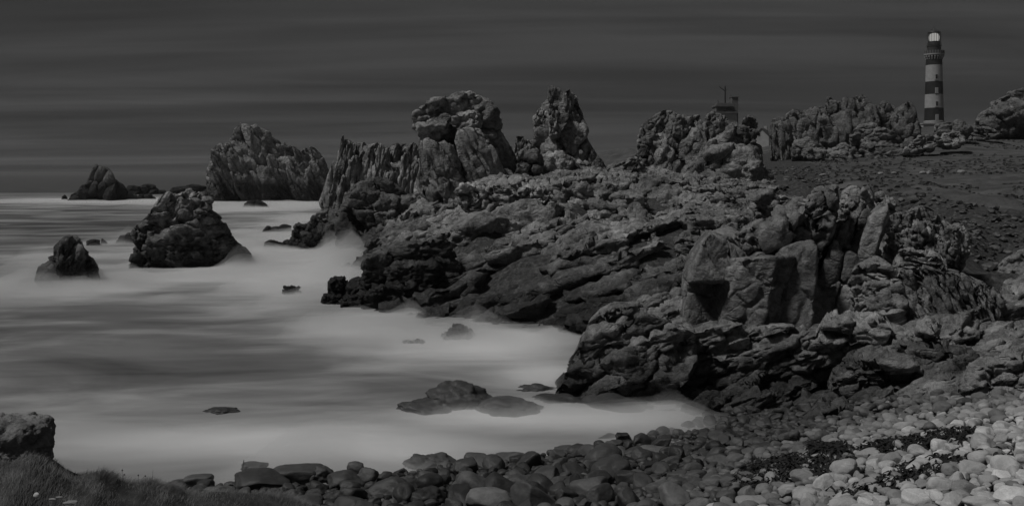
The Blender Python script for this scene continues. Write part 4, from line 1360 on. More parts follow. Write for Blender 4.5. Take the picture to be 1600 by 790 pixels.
SHORT = ['dark rock in open foreground water', 'domed cove rock', 'long low cove rock', 'left low cove rock', 'low rock off the point', 'rounded rock off the point', 'broad rock at the point', 'craggy surf boulder', 'small stone on the craggy boulder', 'flat-topped surf boulder', 'grey domed stone between surf boulders', 'dark domed surf stone', 'long dark stone out in the water', 'pointed tooth stone',
         'stone right of the tooth', 'squarish black stone', 'wide smooth grey stone', 'hummocked grey stone', 'long black slab stone', 'upright dark smooth stone', 'broad black bottom-edge stone', 'blackest bottom boulder', 'pale speckled wedge',
         'dark round stone by the upright one', 'long humped stone at the cobble edge', 'low dark stone by the grass bank', 'dark squarish stone at the back', 'shiny oblong stone', 'upright grey stone at the back', 'flat stone awash by the stem',
         'domed stone awash by the bank', 'low foam-covered stone by the bank', 'cone-shaped foam stone', 'slanted dark stone by the grass', 'round grey back boulder', 'brick-shaped dark stone', 'dark stone where water meets ledge',
         'pale stone in the foam', 'tall grey rounded boulder', 'long slanting brown-grey stone', 'sharp-edged stone by the wrack', 'pale round stone by the wrack', 'pale triangular wrack stone', 'large white oval cobble', 'pale knobbly cobble', 'white rounded cobble at the edge']


def build_beach():
    rng = np.random.default_rng(99)
    root_z = lambda x, y: float(land(np.array([x]), np.array([y]))[0])
    taken = []
    hump = lambda k: k < 7
    for i_, (px, top, foot, wpx, d, tone, label, angular) in enumerate(hand_stones()):
        x = (px - 800) / F * d
        w = wpx / F * d
        h = (foot - top) / F * d
        zt = EYE - (top - HOR) / F * d
        hh = max(h, 0.18) * 1.25
        if hump(i_):
            dv = ICO[4][0]
            q = dv * 1.3 + i_ * 7.7
            ed, cr, tl = cellular(dv * np.array([1.6, 1.6, 2.6]) + i_ * 3.3, 4)
            v = dv * (1 + 0.22 * fbm(q, 3, i_)[:, None] + 0.03 * fbm(q * 5, 3, i_ + 5)[:, None] + (0.10 * tl - 0.05 * np.exp(-(ed / 0.07) ** 2))[:, None])
            v[:, 2] = np.where(v[:, 2] > 0, v[:, 2] ** 1.0, v[:, 2]) + 0.16 * v[:, 0] * (1 if i_ % 2 else -1)
            v -= (v.max(0) + v.min(0)) / 2
            v /= np.ptp(v, axis=0) / 2
        elif angular:
            rr = np.random.default_rng(int(px * 7 + top))
            sds = rr.uniform(-0.5, 0.5, (1, 3)) * 0.1
            ex = rr.normal(size=(12, 3))
            ex = ex / np.linalg.norm(ex, axis=1, keepdims=True) * rr.uniform(1.7, 2.1, (12, 1))
            bl = cell_blocks(sds, ex, np.eye(3), 13, 1.0, 0.06, 20, int(px), 3)[0]
            v = bl[0].copy()
            v -= (v.max(0) + v.min(0)) / 2
            v /= np.ptp(v, axis=0) / 2
        else:
            v = SHAPES[int(px * 3 + top) % len(SHAPES)].copy()
            v -= (v.max(0) + v.min(0)) / 2
            v /= np.ptp(v, axis=0) / 2
        v = v * np.array([w / 2, w / 2 * 0.8, hh / 2])
        nm = 'sea_rock' if hump(i_) else 'beach_boulder'
        me = mesh_np(nm, v, ICO[4][1] if hump(i_) else ICO[3][1], M_COBBLE)
        at = me.attributes.new('tone', 'FLOAT', 'POINT')
        at.data.foreach_set('value', np.ones(len(v), np.float32))
        o = link(nm, me, None, (x, d, zt - hh / 2 - (0.10 if hump(i_) else 0)))
        o.color = (tone, tone, tone, 1)
        tag(o, label, 'boulder')
        taken.append((x, d, w / 2))
    st = beach_stones()
    keep = []
    for x, y, r in st:
        if all((x - a) ** 2 + ((y - b) / 0.9) ** 2 > (c * 0.86 + r * 0.6) ** 2 for a, b, c in taken):
            keep.append((x, y, r))
    st = np.array(keep)
    Z = land(st[:, 0], st[:, 1])
    px, py = to_px(st[:, 0], st[:, 1], Z)
    vis = (px > 220) & (px < 1625) & (py < 800)
    appar = st[:, 2] / st[:, 1] * np.where(vis, 1, 0.05)
    order = np.argsort(-appar)
    V, FC, TN = [], [], []
    off = 0
    named = []
    for n, k in enumerate(order):
        x, y, r = st[k]
        rise = np.clip((Z[k] - 0.9) / 2.6, 0, 1)
        dry = np.clip((px[k] - 980) / 480, 0, 1) * np.clip((py[k] - 610) / 50, 0, 1)
        tone = (0.05 + 0.10 * rise + 0.25 * dry * rise) * math.exp(rng.normal(0, 0.32 - 0.12 * dry))
        if rng.random() < 0.10:
            tone *= 0.5
        rz = rng.uniform(0, 2 * PI)
        tilt = rng.normal(0, 0.20, 2)
        s = r * rng.uniform(1.0, 1.3)
        M = Matrix.Rotation(rz, 3, 'Z') @ Matrix.Rotation(tilt[0], 3, 'X') @ Matrix.Rotation(tilt[1], 3, 'Y')
        z = Z[k] + s * rng.uniform(0.22, 0.55)
        kind = int(rng.integers(len(SHAPES)))
        if n < 295 and vis[k]:
            o = link('cobble', cobble_mesh(kind), None, (x, y, z))
            o.rotation_euler = M.to_euler()
            o.scale = (s, s, s)
            o.color = (tone, tone, tone, 1)
            look = 'pale' if tone > 0.21 else 'mid grey' if tone > 0.12 else 'dark'
            named.append((o, float(px[k]), float(py[k]), look, s / y))
        else:
            lv = 1 if s * F / y < 9 else 2
            v = {1: SHAPES_XS, 2: SHAPES_LO, 3: SHAPES}[lv][kind]
            V.append((v * s) @ np.array(M).T + np.array([x, y, z]))
            FC.append(ICO[lv][1] + off)
            TN.append(np.full(len(v), tone))
            off += len(v)
    # each cobble is told apart by its tone and by the singled-out stone it lies nearest to
    anchors = [(h[0], (h[1] + h[2]) / 2, SHORT[i]) for i, h in enumerate(hand_stones())]
    groups = {}
    for (o, a, b, look, ap) in named:
        ds = [math.hypot(a - c, (b - e) * 1.6) for c, e, _ in anchors]
        j = int(np.argmin(ds))
        ang = math.degrees(math.atan2(-(b - anchors[j][1]) * 1.6, a - anchors[j][0])) % 360
        way = ('right of', 'above and right of', 'above', 'above and left of', 'left of', 'below and left of', 'below', 'below and right of')[int((ang + 22.5) // 45) % 8]
        groups.setdefault((j, way, look), []).append((ds[j], o, ap))
    ords = ['nearest', 'second', 'third', 'fourth', 'fifth', 'sixth', 'seventh', 'eighth', 'ninth', 'tenth', 'eleventh', 'twelfth', 'thirteenth', 'fourteenth']
    for (j, way, look), lst in groups.items():
        lst.sort(key=lambda q: q[0])
        for i, (_, o, ap) in enumerate(lst):
            lead = '' if len(lst) == 1 else ords[min(i, 13)] + ' '
            tag(o, f'{lead}{look} rounded cobble {way} the {anchors[j][2]}', 'cobble', 'cobbles on the beach')
    me = mesh_np('small_cobbles', np.concatenate(V), np.concatenate(FC), M_COBBLE)
    at = me.attributes.new('tone', 'FLOAT', 'POINT')
    at.data.foreach_set('value', np.concatenate(TN).astype(np.float32))
    o = link('small_cobbles', me)
    tag(o, 'small rounded cobbles filling the beach between the larger stones', 'cobbles', kind='stuff')
    NB['cobbles'] = len(st)


build_beach()


# black wrack lying in the hollows of the beach: heaps of curled fronds
def build_weed():
    rng = np.random.default_rng(5)
    V, Fc = [], []
    for w in WEED:
        wa = np.array(w, float)
        n = 0
        while n < 1500:
            a, b = rng.uniform(wa[:, 0].min(), wa[:, 0].max()), rng.uniform(wa[:, 1].min(), wa[:, 1].max())
            if not in_poly(a, b, w):
                n += 0.4
                continue
            n += 1
            if fbm(np.array([[a / 22.0, b / 9.0, 0.5]]), 2, 61)[0] < -0.3:
                continue
            d = 20.0
            for _ in range(4):
                x = (a - 800) / F * d
                z = float(land(np.array([x]), np.array([d]))[0])
                d = 0.5 * d + 0.5 * (EYE - z) * F / (b - HOR)
            x = (a - 800) / F * d
            z = z + 0.02 + rng.uniform(0, 0.10)
            ang, L, wd = rng.uniform(0, 2 * PI), rng.uniform(0.08, 0.28), rng.uniform(0.012, 0.035)
            c, s = math.cos(ang), math.sin(ang)
            base = len(V)
            for i in range(4):
                t = i / 3
                zz = z + math.sin(t * PI) * rng.uniform(0.01, 0.10)
                bx = x + c * L * t + s * 0.05 * math.sin(t * 5)
                by = d + s * L * t - c * 0.05 * math.sin(t * 5)
                V.append((bx - s * wd, by + c * wd, zz))
                V.append((bx + s * wd, by - c * wd, zz + rng.uniform(-0.02, 0.02)))
            for i in range(3):
                q = base + 2 * i
                Fc.append((q, q + 1, q + 3, q + 2))
    o = link('seaweed', mesh_np('seaweed', np.array(V), np.array(Fc), M_WEED))
    tag(o, 'black drying seaweed strewn in patches between the pale cobbles', 'seaweed', kind='stuff')


build_weed()


# ------------------------------------------------------------------ rubble below the turf
def build_rubble():
    rng = np.random.default_rng(8)
    V, FC, TN, off = [], [], [], 0
    dirs, faces = ICO[1]
    reg = [(1240, 82), (1300, 94), (1400, 86), (1500, 82), (1640, 80), (1660, 56), (1520, 54), (1420, 62), (1330, 74)]
    W = [((x - 800) / F * d, d) for x, d in reg]
    pa = np.array(W)
    N = 1700
    X = rng.uniform(pa[:, 0].min(), pa[:, 0].max(), N)
    Y = rng.uniform(pa[:, 1].min(), pa[:, 1].max(), N)
    ok = in_poly(X, Y, W)
    X, Y = X[ok], Y[ok]
    U, D = rng.uniform(1190, 1300, 420), rng.uniform(92, 160, 420)
    X, Y = np.append(X, (U - 800) / F * D), np.append(Y, D)
    Z = ground_z(X, Y)
    for x, y, z in zip(X, Y, Z):
        s = 0.12 + 0.36 * rng.random() ** 3
        v = dirs * (1 + 0.25 * rng.normal(size=(len(dirs), 1)) * 0.6) * np.array([1, rng.uniform(.6, 1), rng.uniform(.35, .7)]) * s
        a = rng.uniform(0, 2 * PI)
        R = np.array(Matrix.Rotation(a, 3, 'Z') @ Matrix.Rotation(rng.normal(0, .4), 3, 'X'))
        V.append(v @ R.T + np.array([x, y, z - 0.05]))
        FC.append(faces + off)
        off += len(v)
        TN.append(np.full(len(v), rng.uniform(0.02, 0.12)))
    me = mesh_np('loose_stones', np.concatenate(V), np.concatenate(FC), M_COBBLE, smooth=False)
    at = me.attributes.new('tone', 'FLOAT', 'POINT')
    at.data.foreach_set('value', np.concatenate(TN).astype(np.float32))
    tag(link('loose_stones', me), 'loose broken stones littering the dark slope below the turf', 'stones', kind='stuff')
    # pale stones lying on the turf
    spots = [(1376, 252, 'pale flat stone in the grass below the lighthouse'), (1453, 271, 'white stone alone in the middle of the turf'),
             (1502, 254, 'small pale stone on the upper turf'), (1396, 246, 'small pale stone at the foot of the rock pile'), (1442, 262, 'faint grey stone on the turf left of the white one'), (1286, 258, 'pale stone where turf meets the rubble')]
    for k, (px, py, lab) in enumerate(spots):
        d = 140.0
        for _ in range(25):
            z = float(ground_z((px - 800) / F * d, d)[0])
            d = 0.7 * d + 0.3 * np.clip(((EYE - z) * F / (py - HOR)) if abs(py - HOR) > 3 and (EYE - z) * (py - HOR) > 0 else d, 60, 240)
        x = (px - 800) / F * d
        z = float(ground_z(x, d)[0])
        o = link('turf_stone', cobble_mesh(k % len(SHAPES), 'turf_stone'), None, (x, d, z + 0.05))
        s = 0.34 + 0.08 * (k % 3)
        o.scale = (s * 1.2, s, s * 0.9)
        o.color = (0.24, 0.24, 0.24, 1)
        tag(o, lab, 'stone')


build_rubble()


# ------------------------------------------------------------------ grassy bank, bottom left
BANK_TOP = [(-120, 716), (0, 722), (19, 721), (47, 708), (63, 712), (76, 720), (95, 733), (114, 742), (140, 744), (159, 742), (175, 748), (190, 754), (209, 757), (228, 752), (239, 755), (266, 757), (285, 766), (300, 771),
            (340, 768), (400, 774), (450, 783), (500, 794), (560, 812)]


def bank_d(px):
    return 13.2 + 0.006 * max(px, 0)


def build_bank():
    rng = np.random.default_rng(12)
    us = np.linspace(-140, 575, 140)
    top_y = np.interp(us, [p[0] for p in BANK_TOP], [p[1] for p in BANK_TOP])
    prof = [(-7.0, -0.5), (-4, -0.34), (-2.4, -0.30), (-1.2, -0.22), (-0.6, -0.12), (-0.2, -0.03), (0, 0), (0.18, -0.03), (0.45, -0.22), (0.9, -0.8), (1.6, -2.0), (2.6, -4.6)]
    V = []
    for (dy, dz) in prof:
        for u, ty in zip(us, top_y):
            d = bank_d(u)
            x = (u - 800) / F * d
            z = EYE - (ty - HOR) / F * d
            V.append((x * (1 + dy / d * 0.55), d + dy, z + dz))
    V = np.array(V)
    nz = fbm(V * np.array([1.6, 1.6, 1.6]), 4, 6)
    V[:, 2] += nz * 0.04
    nr, nc = len(prof), len(us)
    i = np.arange(nr * nc).reshape(nr, nc)
    Fq = np.stack([i[:-1, :-1], i[:-1, 1:], i[1:, 1:], i[1:, :-1]], -1).reshape(-1, 4)
    o = link('grassy_bank', mesh_np('grassy_bank', V, Fq, M_SOIL))
    tag(o, kind='structure')
    # blades
    G = V.reshape(nr, nc, 3)
    GV, GF = [], []
    cnt = 0
    for _ in range(34000):
        a = rng.uniform(0, nc - 1.001)
        b = rng.choice([0, 1, 2, 3, 4, 5, 6, 7, 8, 9], p=[.02, .07, .14, .22, .18, .13, .11, .07, .04, .02])
        b = b + rng.random()
        i0, j0 = int(b), int(a)
        if i0 >= nr - 1:
            continue
        fb, fa = b - i0, a - j0
        p = (G[i0, j0] * (1 - fb) * (1 - fa) + G[i0 + 1, j0] * fb * (1 - fa) + G[i0, j0 + 1] * (1 - fb) * fa + G[i0 + 1, j0 + 1] * fb * fa)
        cl = float(fbm(np.array([[p[0] * 1.3, p[1] * 1.3, 0.5]]), 2, 40)[0])
        if cl < -0.25 and rng.random() < 0.6:
            continue
        u = p[0] / p[1] * F + 800
        if u < 78 and -0.2 < p[1] - bank_d(u) and rng.random() < 0.6:
            continue
        L = rng.uniform(0.05, 0.12) * (1.0 + cl * 1.0)
        wdt = rng.uniform(0.0014, 0.003)
        ang = rng.normal(0.5, 0.9)
        bend = rng.uniform(0.2, 1.0)
        dx, dy = math.cos(ang), math.sin(ang) * 0.6
        base = len(GV)
        for t in (0, 0.4, 0.75, 1.0):
            q = p + np.array([dx * L * bend * t * t, dy * L * bend * t * t, L * (t - 0.35 * bend * t * t)])
            w = wdt * (1 - t * 0.85)
            GV.append((q[0] - w, q[1], q[2] - 0.005))
            GV.append((q[0] + w, q[1], q[2] - 0.005))
        for t in range(3):
            k = base + 2 * t
            GF.append((k, k + 1, k + 3, k + 2))
    o = link('bank_grass', mesh_np('bank_grass', np.array(GV), np.array(GF), M_GRASS))
    tag(o, 'short windblown grass covering the bank at the lower left', 'grass', kind='stuff')

    def at(px, dpy=0, fwd=0.0):
        d = bank_d(px)
        ty = np.interp(px, [p[0] for p in BANK_TOP], [p[1] for p in BANK_TOP])
        return P(px, ty + dpy, d)
    # taller tussocks
    for px, wpx, hh, lab in ((159, 44, 0.30, 'dark bushy tussock in the middle of the grass bank'), (233, 38, 0.26, 'rounded tussock overhanging the cobbles at the bank edge'), (262, 50, 0.20, 'low broad tussock near the right end of the bank')):
        TV, TF = [], []
        c = at(px, 6)
        for _ in range(520):
            r = rng.random() ** 0.5
            a = rng.uniform(0, 2 * PI)
            w = wpx / F * bank_d(px) / 2
            p = c + np.array([math.cos(a) * r * w, math.sin(a) * r * w * 0.8, -0.04])
            L = hh * (1.05 - 0.6 * r) * rng.uniform(0.6, 1.15)
            ox, oy = math.cos(a) * r * 0.5 + 0.25, math.sin(a) * r * 0.5
            base = len(TV)
            for t in (0, 0.4, 0.75, 1.0):
                q = p + np.array([ox * L * t * t, oy * L * t * t, L * (t - 0.25 * t * t)])
                ww = 0.003 * (1 - 0.85 * t)
                TV += [(q[0] - ww, q[1], q[2]), (q[0] + ww, q[1], q[2])]
            for t in range(3):
                k = base + 2 * t
                TF.append((k, k + 1, k + 3, k + 2))
        TV = np.array(TV)
        org = (c[0], c[1], c[2] - 0.04)
        o = link('grass_tussock', mesh_np('grass_tussock', TV - np.array(org), np.array(TF), M_GRASS), None, org)
        tag(o, lab, 'tussock')
    # dry stems with seed heads
    stems = [(150, 734, 727, 155, 'thin slanting dry stem left of the dark tussock', 0), (176, 752, 737, 176, 'dry stem with a small seed head right of the dark tussock', 1), (191, 752, 734, 191, 'tallest straight dry stem with a seed head on the bank', 1),
             (189, 753, 741, 194, 'leaning dry stem with a round dark seed head', 1), (216, 757, 742, 216, 'short dry stem with a seed head between the tussocks', 1), (227, 752, 743, 227, 'short thin dry stem above the rounded tussock', 1), (236, 752, 733, 239, 'slender bare dry stem at the right end of the bank', 0)]
    for (px, y0, y1, px1, lab, head) in stems:
        d = bank_d(px)
        a, b = P(px, y0 + 6, d), P(px1, y1, d)
        e = empty('dry_stem', tuple(a), lab, 'plant stem')
        m = (a + b) / 2 + np.array([0.006, 0, 0.0])
        MB().tube([(0, 0, 0), tuple(m - a), tuple(b - a)], 0.0028, 0.0016, 5).build('stalk', M_STEM, e)
        if head:
            hb = tuple(b - a)
            MB().lathe([(0.002, -0.012), (0.010, -0.004), (0.011, 0.004), (0.006, 0.012), (0.001, 0.016)], 8).build('seed_head', M_STEM, e, True, hb)
            MB().tube([tuple((m - a) * 1.1), tuple((m - a) * 1.2 + np.array([0.02, 0, 0.03]))], 0.002, 0.001, 5).build('side_leaf', M_STEM, e)
    # stick standing in the foam
    d = 28.9
    a, b = P(377, 738, d), P(381, 718, d)
    e = empty('standing_stick', tuple(a), 'thin dark stick standing upright in the foam left of centre', 'stick')
    MB().tube([(0, 0, -0.2), tuple((b - a) * 0.5 + np.array([0.01, 0, 0])), tuple(b - a)], 0.022, 0.012, 6).build('stick', M_STEM, e)
    MB().tube([tuple((b - a) * 0.55), tuple((b - a) * 0.75 + np.array([0.06, 0, 0.02]))], 0.012, 0.006, 5).build('twig', M_STEM, e)

    # pale shell and flat stones in the grass
    def on_bank(px, py):
        d = np.interp(py, [722, 740, 760, 790, 830], [13.2, 12.8, 12.2, 11.0, 9.5])
        p = P(px, py, d)
        return p
    p = on_bank(63, 775)
    v = ICO[3][0] * np.array([0.034, 0.012, 0.028])
    v = v * (1 + 0.06 * fbm(v * 60, 2, 3)[:, None])
    o = link('limpet_shell', mesh_np('limpet_shell', v, ICO[3][1], M_SHELL), None, tuple(p + np.array([0, -0.1, 0.05])))
    o.rotation_euler = (-0.25, -0.35, 0)
    tag(o, 'single white oval shell lying in the grass at the lower left', 'shell')
    for k, (px, py, s, lab) in enumerate(((88, 780, 0.03, 'small pale stone left of the flat stones in the grass'), (99, 777, 0.03, 'small pale stone above the flat stone in the grass'), (116, 785, 0.055, 'long flat pale stone lying in the grass'))):
        p = on_bank(px, py)
        o = link('bank_stone', cobble_mesh(3 + k, 'bank_stone'), None, tuple(p + np.array([0, -0.1, 0.04])))
        o.scale = (s * 1.4, s, s * 0.5)
        o.color = (0.26, 0.26, 0.26, 1)
        tag(o, lab, 'stone')


build_bank()


def build_bank_rock():
    v = ICO[5][0]
    e = 6.0
    v = v * ((np.abs(v) ** e).sum(1) ** (-1 / e))[:, None] * np.array([0.62, 0.40, 0.42])
    v[:, 0] += 0.05 * v[:, 2]
    n = v / np.linalg.norm(v, axis=1, keepdims=True)
    ed, cr, tl = cellular(v * np.array([3.2, 3.2, 3.6]) + 3, 5)
    ed2, cr2, tl2 = cellular(v * 9 + 8, 6)
    v = v + n * (0.05 * fbm(v * 2.2 + 4, 3, 8) + 0.020 * fbm(v * 9, 4, 9, 0.65) + 0.05 * tl + 0.018 * tl2 - 0.016 * np.exp(-(ed / 0.08) ** 2))[:, None]
    c = P(4, 700, 13.9)
    o = link('bank_rock', mesh_np('bank_rock', v, ICO[5][1], ROCK_LICHEN), None, (c[0] - 0.02, 13.9, c[2] - 0.02))
    o.color = (2.1, 2.1, 2.1, 1)
    tag(o, 'lichen-spotted square rock at the left edge above the grass bank', 'boulder')


build_bank_rock()


# ------------------------------------------------------------------ the lighthouse
def build_lighthouse():
    D = 520.0
    cx = (1459.5 - 800) / F * D
    zz = lambda py: EYE - (py - HOR) / F * D
    u = D / F
    e = empty('lighthouse', (cx, D, zz(200)), 'tall black and white banded lighthouse with a lit lantern on the skyline', 'lighthouse')
    b0 = zz(200)
    Z = lambda py: zz(py) - b0
    rad = lambda py: u * (14.4 + (12.1 - 14.4) * (188.7 - py) / (188.7 - 102.2))
    cuts = [(188.7, 169, M_BLACK), (169, 147.8, M_WHITE), (147.8, 127.9, M_BLACK), (127.9, 102.2, M_WHITE), (102.2, 93.0, M_BLACK)]
    for a, b, m in cuts:
        prof = [(rad(a), Z(a)), (rad((a + b) / 2), Z((a + b) / 2)), (rad(b), Z(b))]
        MB().lathe(prof, 48).build('tower_band', m, e, False)
    MB().lathe([(rad(188.7) * 1.06, Z(212)), (rad(188.7) * 1.06, Z(189.2)), (rad(188.7) * 1.0, Z(188.75))], 48).build('tower_base', M_STONE, e)
    # windows: dark on white, pale on black
    for py, light in ((121, False), (142, True), (163, False), (183.5, True)):
        r = rad(py)
        w, h = 0.75, 1.35
        x = -0.5
        yy = -math.sqrt(max(r * r - x * x, 0.1))
        f = MB().box(x - w, x + w, yy - 0.18, yy + 0.5, Z(py) - h, Z(py) + h).build('window', M_PALE if light else M_STONE, e)
        MB().box(x - w * 0.62, x + w * 0.62, yy - 0.22, yy + 0.4, Z(py) - h * 0.8, Z(py) + h * 0.8).build('pane', M_PANE if not light else M_STONE, f)
        MB().box(x - w * 1.25, x + w * 1.25, yy - 0.32, yy + 0.4, Z(py) - h - 0.3, Z(py) - h - 0.01).build('sill', M_STONE, f)
    # corbelled gallery
    rt = rad(93)
    MB().lathe([(rt * 1.005, Z(93.02)), (rt * 1.02, Z(86.6))], 48).build('gallery_drum', M_BLACK, e)
    n = 20
    for k in range(n):
        a = 2 * PI * k / n
        mb = MB()
        mb.box(rt * 0.96, rt + 0.35, -0.30, 0.30, Z(93.0), Z(90))
        mb.box(rt * 0.96, rt + 0.85, -0.30, 0.30, Z(90) + 0.003, Z(86.9))
        c = mb.build('corbel', M_STONE, e)
        c.rotation_euler = (0, 0, a)
    MB().lathe([(rt * 0.9, Z(86.8)), (15.0 * u, Z(86.8)), (15.2 * u, Z(86.0)), (15.2 * u, Z(84.6)), (rt * 0.9, Z(84.6))], 48, cap=False).build('gallery_floor', M_STONE, e)
    mb = MB()
    mb.lathe([(14.9 * u, Z(84.55)), (14.9 * u, Z(80)), (14.4 * u, Z(80)), (14.4 * u, Z(84.55))], 48, cap=False)
    par = mb.build('parapet', M_IRON, e)
    for k in range(24):
        a = 2 * PI * k / 24
        q = MB().box(14.85 * u, 15.25 * u, -0.32, 0.32, Z(84.3), Z(79.4)).build('parapet_pier', M_CONC, e)
        q.rotation_euler = (0, 0, a)
    MB().lathe([(10.2 * u, Z(84.6)), (10.2 * u, Z(73.2)), (10.9 * u, Z(73.0)), (10.9 * u, Z(72.2)), (9.6 * u, Z(72.2))], 40).build('lantern_drum', M_IRON, e)
    MB().lathe([(8.9 * u, Z(72.1)), (8.9 * u, Z(66.5))], 40).build('lower_lantern', M_IRON, e)
    # lit optic inside glazed lantern
    lit, t = new_mat('lit_lens')
    em = t.n('ShaderNodeEmission', ins={'Color': (1, 0.98, 0.94, 1), 'Strength': 0.27})
    o_ = t.n('ShaderNodeOutputMaterial')
    t.link(em.outputs[0], o_.inputs['Surface'])
    MB().lathe([(3.5 * u, Z(66.3)), (6.6 * u, Z(64.6)), (7.6 * u, Z(61)), (7.6 * u, Z(57.5)), (6.6 * u, Z(54)), (3.5 * u, Z(52.4))], 32).build('lens', lit, e, True)
    MB().lathe([(9.0 * u, Z(66.45)), (9.2 * u, Z(65.8)), (9.0 * u, Z(65.2))], 40).build('lantern_ring', M_IRON, e)
    for k in range(16):
        a = 2 * PI * k / 16
        MB().tube([(8.8 * u * math.cos(a), 8.8 * u * math.sin(a), Z(66.5)), (8.8 * u * math.cos(a), 8.8 * u * math.sin(a), Z(51.6))], 0.10, n=6).build('glazing_bar', M_IRON, e)
    for k in range(16):
        a = 2 * PI * k / 16
        MB().tube([(10.6 * u * math.cos(a), 10.6 * u * math.sin(a), Z(72.1)), (10.6 * u * math.cos(a), 10.6 * u * math.sin(a), Z(68.2))], 0.07, n=5).build('railing_post', M_IRON, e)
    for k, py in enumerate((68.2, 70.2)):
        mb = MB()
        mb.tube([(10.6 * u * math.cos(2 * PI * i / 40), 10.6 * u * math.sin(2 * PI * i / 40), Z(py)) for i in range(41)], 0.07, n=5)
        mb.build('railing', M_IRON, e)
    dome = MB().lathe([(9.4 * u, Z(51.9)), (9.5 * u, Z(51.0)), (8.6 * u, Z(49.8)), (6.2 * u, Z(48.2)), (3.4 * u, Z(47.2)), (1.9 * u, Z(46.9)), (1.9 * u, Z(45.4)), (1.2 * u, Z(44.8)), (0.3, Z(44.4))], 40).build('dome', M_IRON, e, True)
    MB().tube([(0, 0, Z(44.5)), (0, 0, Z(40.5))], 0.16, 0.06, 6).build('lightning_rod', M_IRON, dome)
    MB().tube([(10.6 * u, 0, Z(72)), (10.6 * u, 0, Z(50.5))], 0.12, 0.08, 6).build('antenna', M_IRON, e)
    MB().tube([(-10.6 * u, -1, Z(72)), (-10.6 * u, -1, Z(56))], 0.09, 0.07, 6).build('antenna', M_IRON, e)
    # low building at its foot
    x0, x1 = (1438 - 800) / F * 505, (1470 - 800) / F * 505
    zt, zb = EYE - (193 - HOR) / F * 505, EYE - (216 - HOR) / F * 505
    h = empty('keepers_house', ((x0 + x1) / 2, 505, zb), 'low pale flat-roofed building at the foot of the lighthouse', 'building')
    hw = (x1 - x0) / 2
    MB().box(-hw, hw, -3.5, 5, 0, zt - zb - 0.5).build('wall', M_WHITE, h)
    MB().box(-hw - 0.35, hw + 0.35, -3.9, 5.4, zt - zb - 0.498, zt - zb).build('roof', M_STONE, h)
    for k in range(4):
        x = -hw + 1.3 + k * (2 * hw - 2.6) / 3
        f = MB().box(x - 0.55, x + 0.55, -3.62, -3.3, 2.4, 5.6).build('window', M_STONE, h)
        MB().box(x - 0.42, x + 0.42, -3.66, -3.4, 2.6, 5.4).build('pane', M_PANE, f)


build_lighthouse()


def build_semaphore():
    D = 430.0
    X = lambda px: (px - 1133) / F * D
    b0 = EYE - (215 - HOR) / F * D
    Z = lambda py: EYE - (py - HOR) / F * D - b0
    e = empty('signal_station', ((1133 - 800) / F * D, D, b0), 'concrete lookout building with a mast and a slim square tower behind the ridge', 'building')
    MB().box(X(1124), X(1148), -4, 5, 0, Z(178)).build('wall', M_PALE, e)
    MB().box(X(1113), X(1149), -5, 5.5, Z(178) + .003, Z(175.5)).build('terrace', M_CONC, e)
    MB().box(X(1116), X(1141), -4, 4, Z(175.5) + .003, Z(167.5)).build('cabin', M_CONC, e)
    f = MB().box(X(1117), X(1141.2), -4.15, 3.5, Z(173.2), Z(168.8)).build('window', M_CONC, e)
    MB().box(X(1131), X(1140.6), -4.25, -3.9, Z(172.8), Z(169.2)).build('pane', M_PANE, f)
    MB().box(X(1118.5), X(1130), -4.25, -3.9, Z(172.6), Z(169.4)).build('pane', M_ROOF, f)
    MB().box(X(1114.5), X(1142.5), -5, 4.6, Z(167.5) + .003, Z(165)).build('roof', M_CONC, e)
    MB().box(X(1119), X(1140.8), -2.5, 3, Z(165) + .003, Z(161.5)).build('roof_house', M_CONC, e)
    MB().box(X(1141.3), X(1151), -3, 3, 0, Z(152.8)).build('tower', M_CONC, e)
    MB().box(X(1140.5), X(1151.6), -3.4, 3.4, Z(152.8) + .003, Z(151.8)).build('tower_cap', M_CONC, e)
    m = MB().tube([(X(1133), 0, Z(161.6)), (X(1133.2), 0, Z(134.5))], 0.42, 0.28, 8).build('mast', M_IRON, e)
    MB().tube([(X(1132.5), 0, Z(142)), (X(1124), 0, Z(135.5))], 0.22, 0.16, 6).build('yard_arm', M_IRON, m)
    MB().tube([(X(1130), 0, Z(141)), (X(1136), 0, Z(141))], 0.14, 0.14, 6).build('cross_arm', M_IRON, m)
    MB().tube([(X(1122), 0, Z(161.6)), (X(1122), 0, Z(156))], 0.16, 0.1, 6).build('antenna', M_IRON, e)
    MB().tube([(X(1142), 0, Z(151.8)), (X(1142), 0, Z(149))], 0.14, 0.1, 6).build('antenna', M_IRON, e)


build_semaphore()


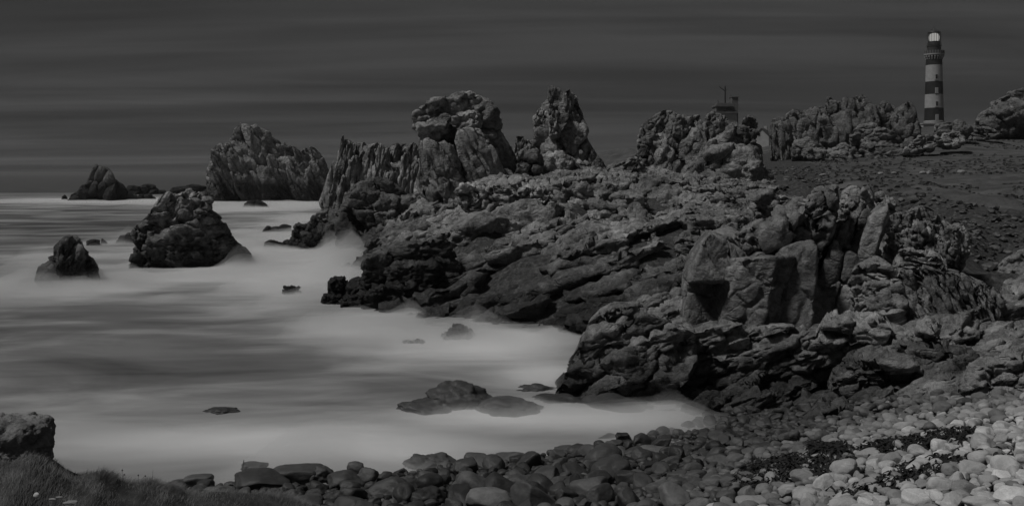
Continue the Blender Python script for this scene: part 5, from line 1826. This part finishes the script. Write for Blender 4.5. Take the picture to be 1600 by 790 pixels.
def build_house():
    D = 290.0
    u = D / F
    zb = EYE - (232 - HOR) / F * D
    e = empty('white_house', ((1190 - 800) / F * D, D, zb), 'small white gabled house with a dark roof peeping between the ridges', 'house')
    W, H, G = 11 * u, (232 - 212) * u, (232 - 201) * u
    L = 7.5
    e.rotation_euler = (0, 0, math.radians(-24))
    mb = MB()
    mb.add([(-W, 0, 0), (W, 0, 0), (W, 0, H), (0, 0, G), (-W, 0, H), (-W, L, 0), (W, L, 0), (W, L, H), (0, L, G), (-W, L, H)],
           [(0, 1, 2, 3, 4), (9, 8, 7, 6, 5), (1, 6, 7, 2), (5, 0, 4, 9), (2, 7, 8, 3), (9, 4, 3, 8)])
    mb.build('wall', M_WHITE, e)
    t = 0.22
    for s in (-1, 1):
        x1, z1 = s * (W + 0.25), H - 0.25 * (G - H) / W
        vs = [(0, -0.25, G + 0.02), (x1, -0.25, z1 + 0.02), (x1, L + 0.25, z1 + 0.02), (0, L + 0.25, G + 0.02)]
        vs += [(a, b, c + t) for a, b, c in vs]
        fs = [(0, 1, 2, 3), (7, 6, 5, 4), (0, 4, 5, 1), (1, 5, 6, 2), (2, 6, 7, 3), (3, 7, 4, 0)]
        MB().add(vs, fs).build('roof_slope', M_ROOF, e)
    MB().box(-0.45, 0.45, L - 1.2, L - 0.3, G - 0.6, G + 1.0).build('chimney', M_STONE, e)
    f = MB().box(-1.05, -0.35, -0.06, 0.1, 3.6, 4.7).build('window', M_STONE, e)
    MB().box(-0.97, -0.43, -0.09, 0.05, 3.7, 4.6).build('pane', M_PANE, f)


build_house()


def build_turf_tufts():
    rng = np.random.default_rng(18)
    V, Fc = [], []
    n = 0
    U = rng.uniform(1180, 1640, 30000)
    D = np.exp(rng.uniform(math.log(84), math.log(250), 30000))
    X = (U - 800) / F * D
    Z = ground_z(X, D) - 0.10
    a, b = to_px(X, D, Z)
    ok = in_poly(a, b, TURF) & (fbm(np.stack([X / 9, D / 14, X * 0], -1), 3, 4) > -0.25)
    for x, y, z in zip(X[ok][:1800], D[ok][:1800], Z[ok][:1800]):
        h = rng.uniform(0.08, 0.26)
        for k in range(3):
            an = rng.uniform(0, PI)
            w = rng.uniform(0.15, 0.4)
            c, s = math.cos(an) * w, math.sin(an) * w
            i = len(V)
            lx = rng.uniform(0, 0.35) * h
            V += [(x - c, y - s, z), (x + c, y + s, z), (x + c * 0.5 + lx, y + s * 0.5, z + h), (x - c * 0.6 + lx, y - s * 0.6, z + h * rng.uniform(0.6, 1))]
            Fc.append((i, i + 1, i + 2, i + 3))
    o = link('turf_tufts', mesh_np('turf_tufts', np.array(V), np.array(Fc), make_grass_mat('turf_grass', 0.03, 0.11), smooth=False))
    tag(o, 'short rough tufts of turf over the sloping field below the lighthouse', 'grass', kind='stuff')


build_turf_tufts()


def build_haze():
    m, t = new_mat('sea_haze')
    v = t.n('ShaderNodeVolumePrincipled')
    v.inputs['Color'].default_value = (0.9, 0.9, 0.9, 1)
    v.inputs['Density'].default_value = 0.00006
    o = t.n('ShaderNodeOutputMaterial')
    t.link(v.outputs[0], o.inputs['Volume'])
    h = MB().box(-2500, 1500, -40, 3000, -11, 92).build('haze', m)
    tag(h, kind='stuff')


build_haze()
tris = sum(len(o.data.polygons) for o in bpy.data.objects if o.type == 'MESH')
print('BLOCKS', NB, 'objects', len(bpy.data.objects), 'faces', tris)
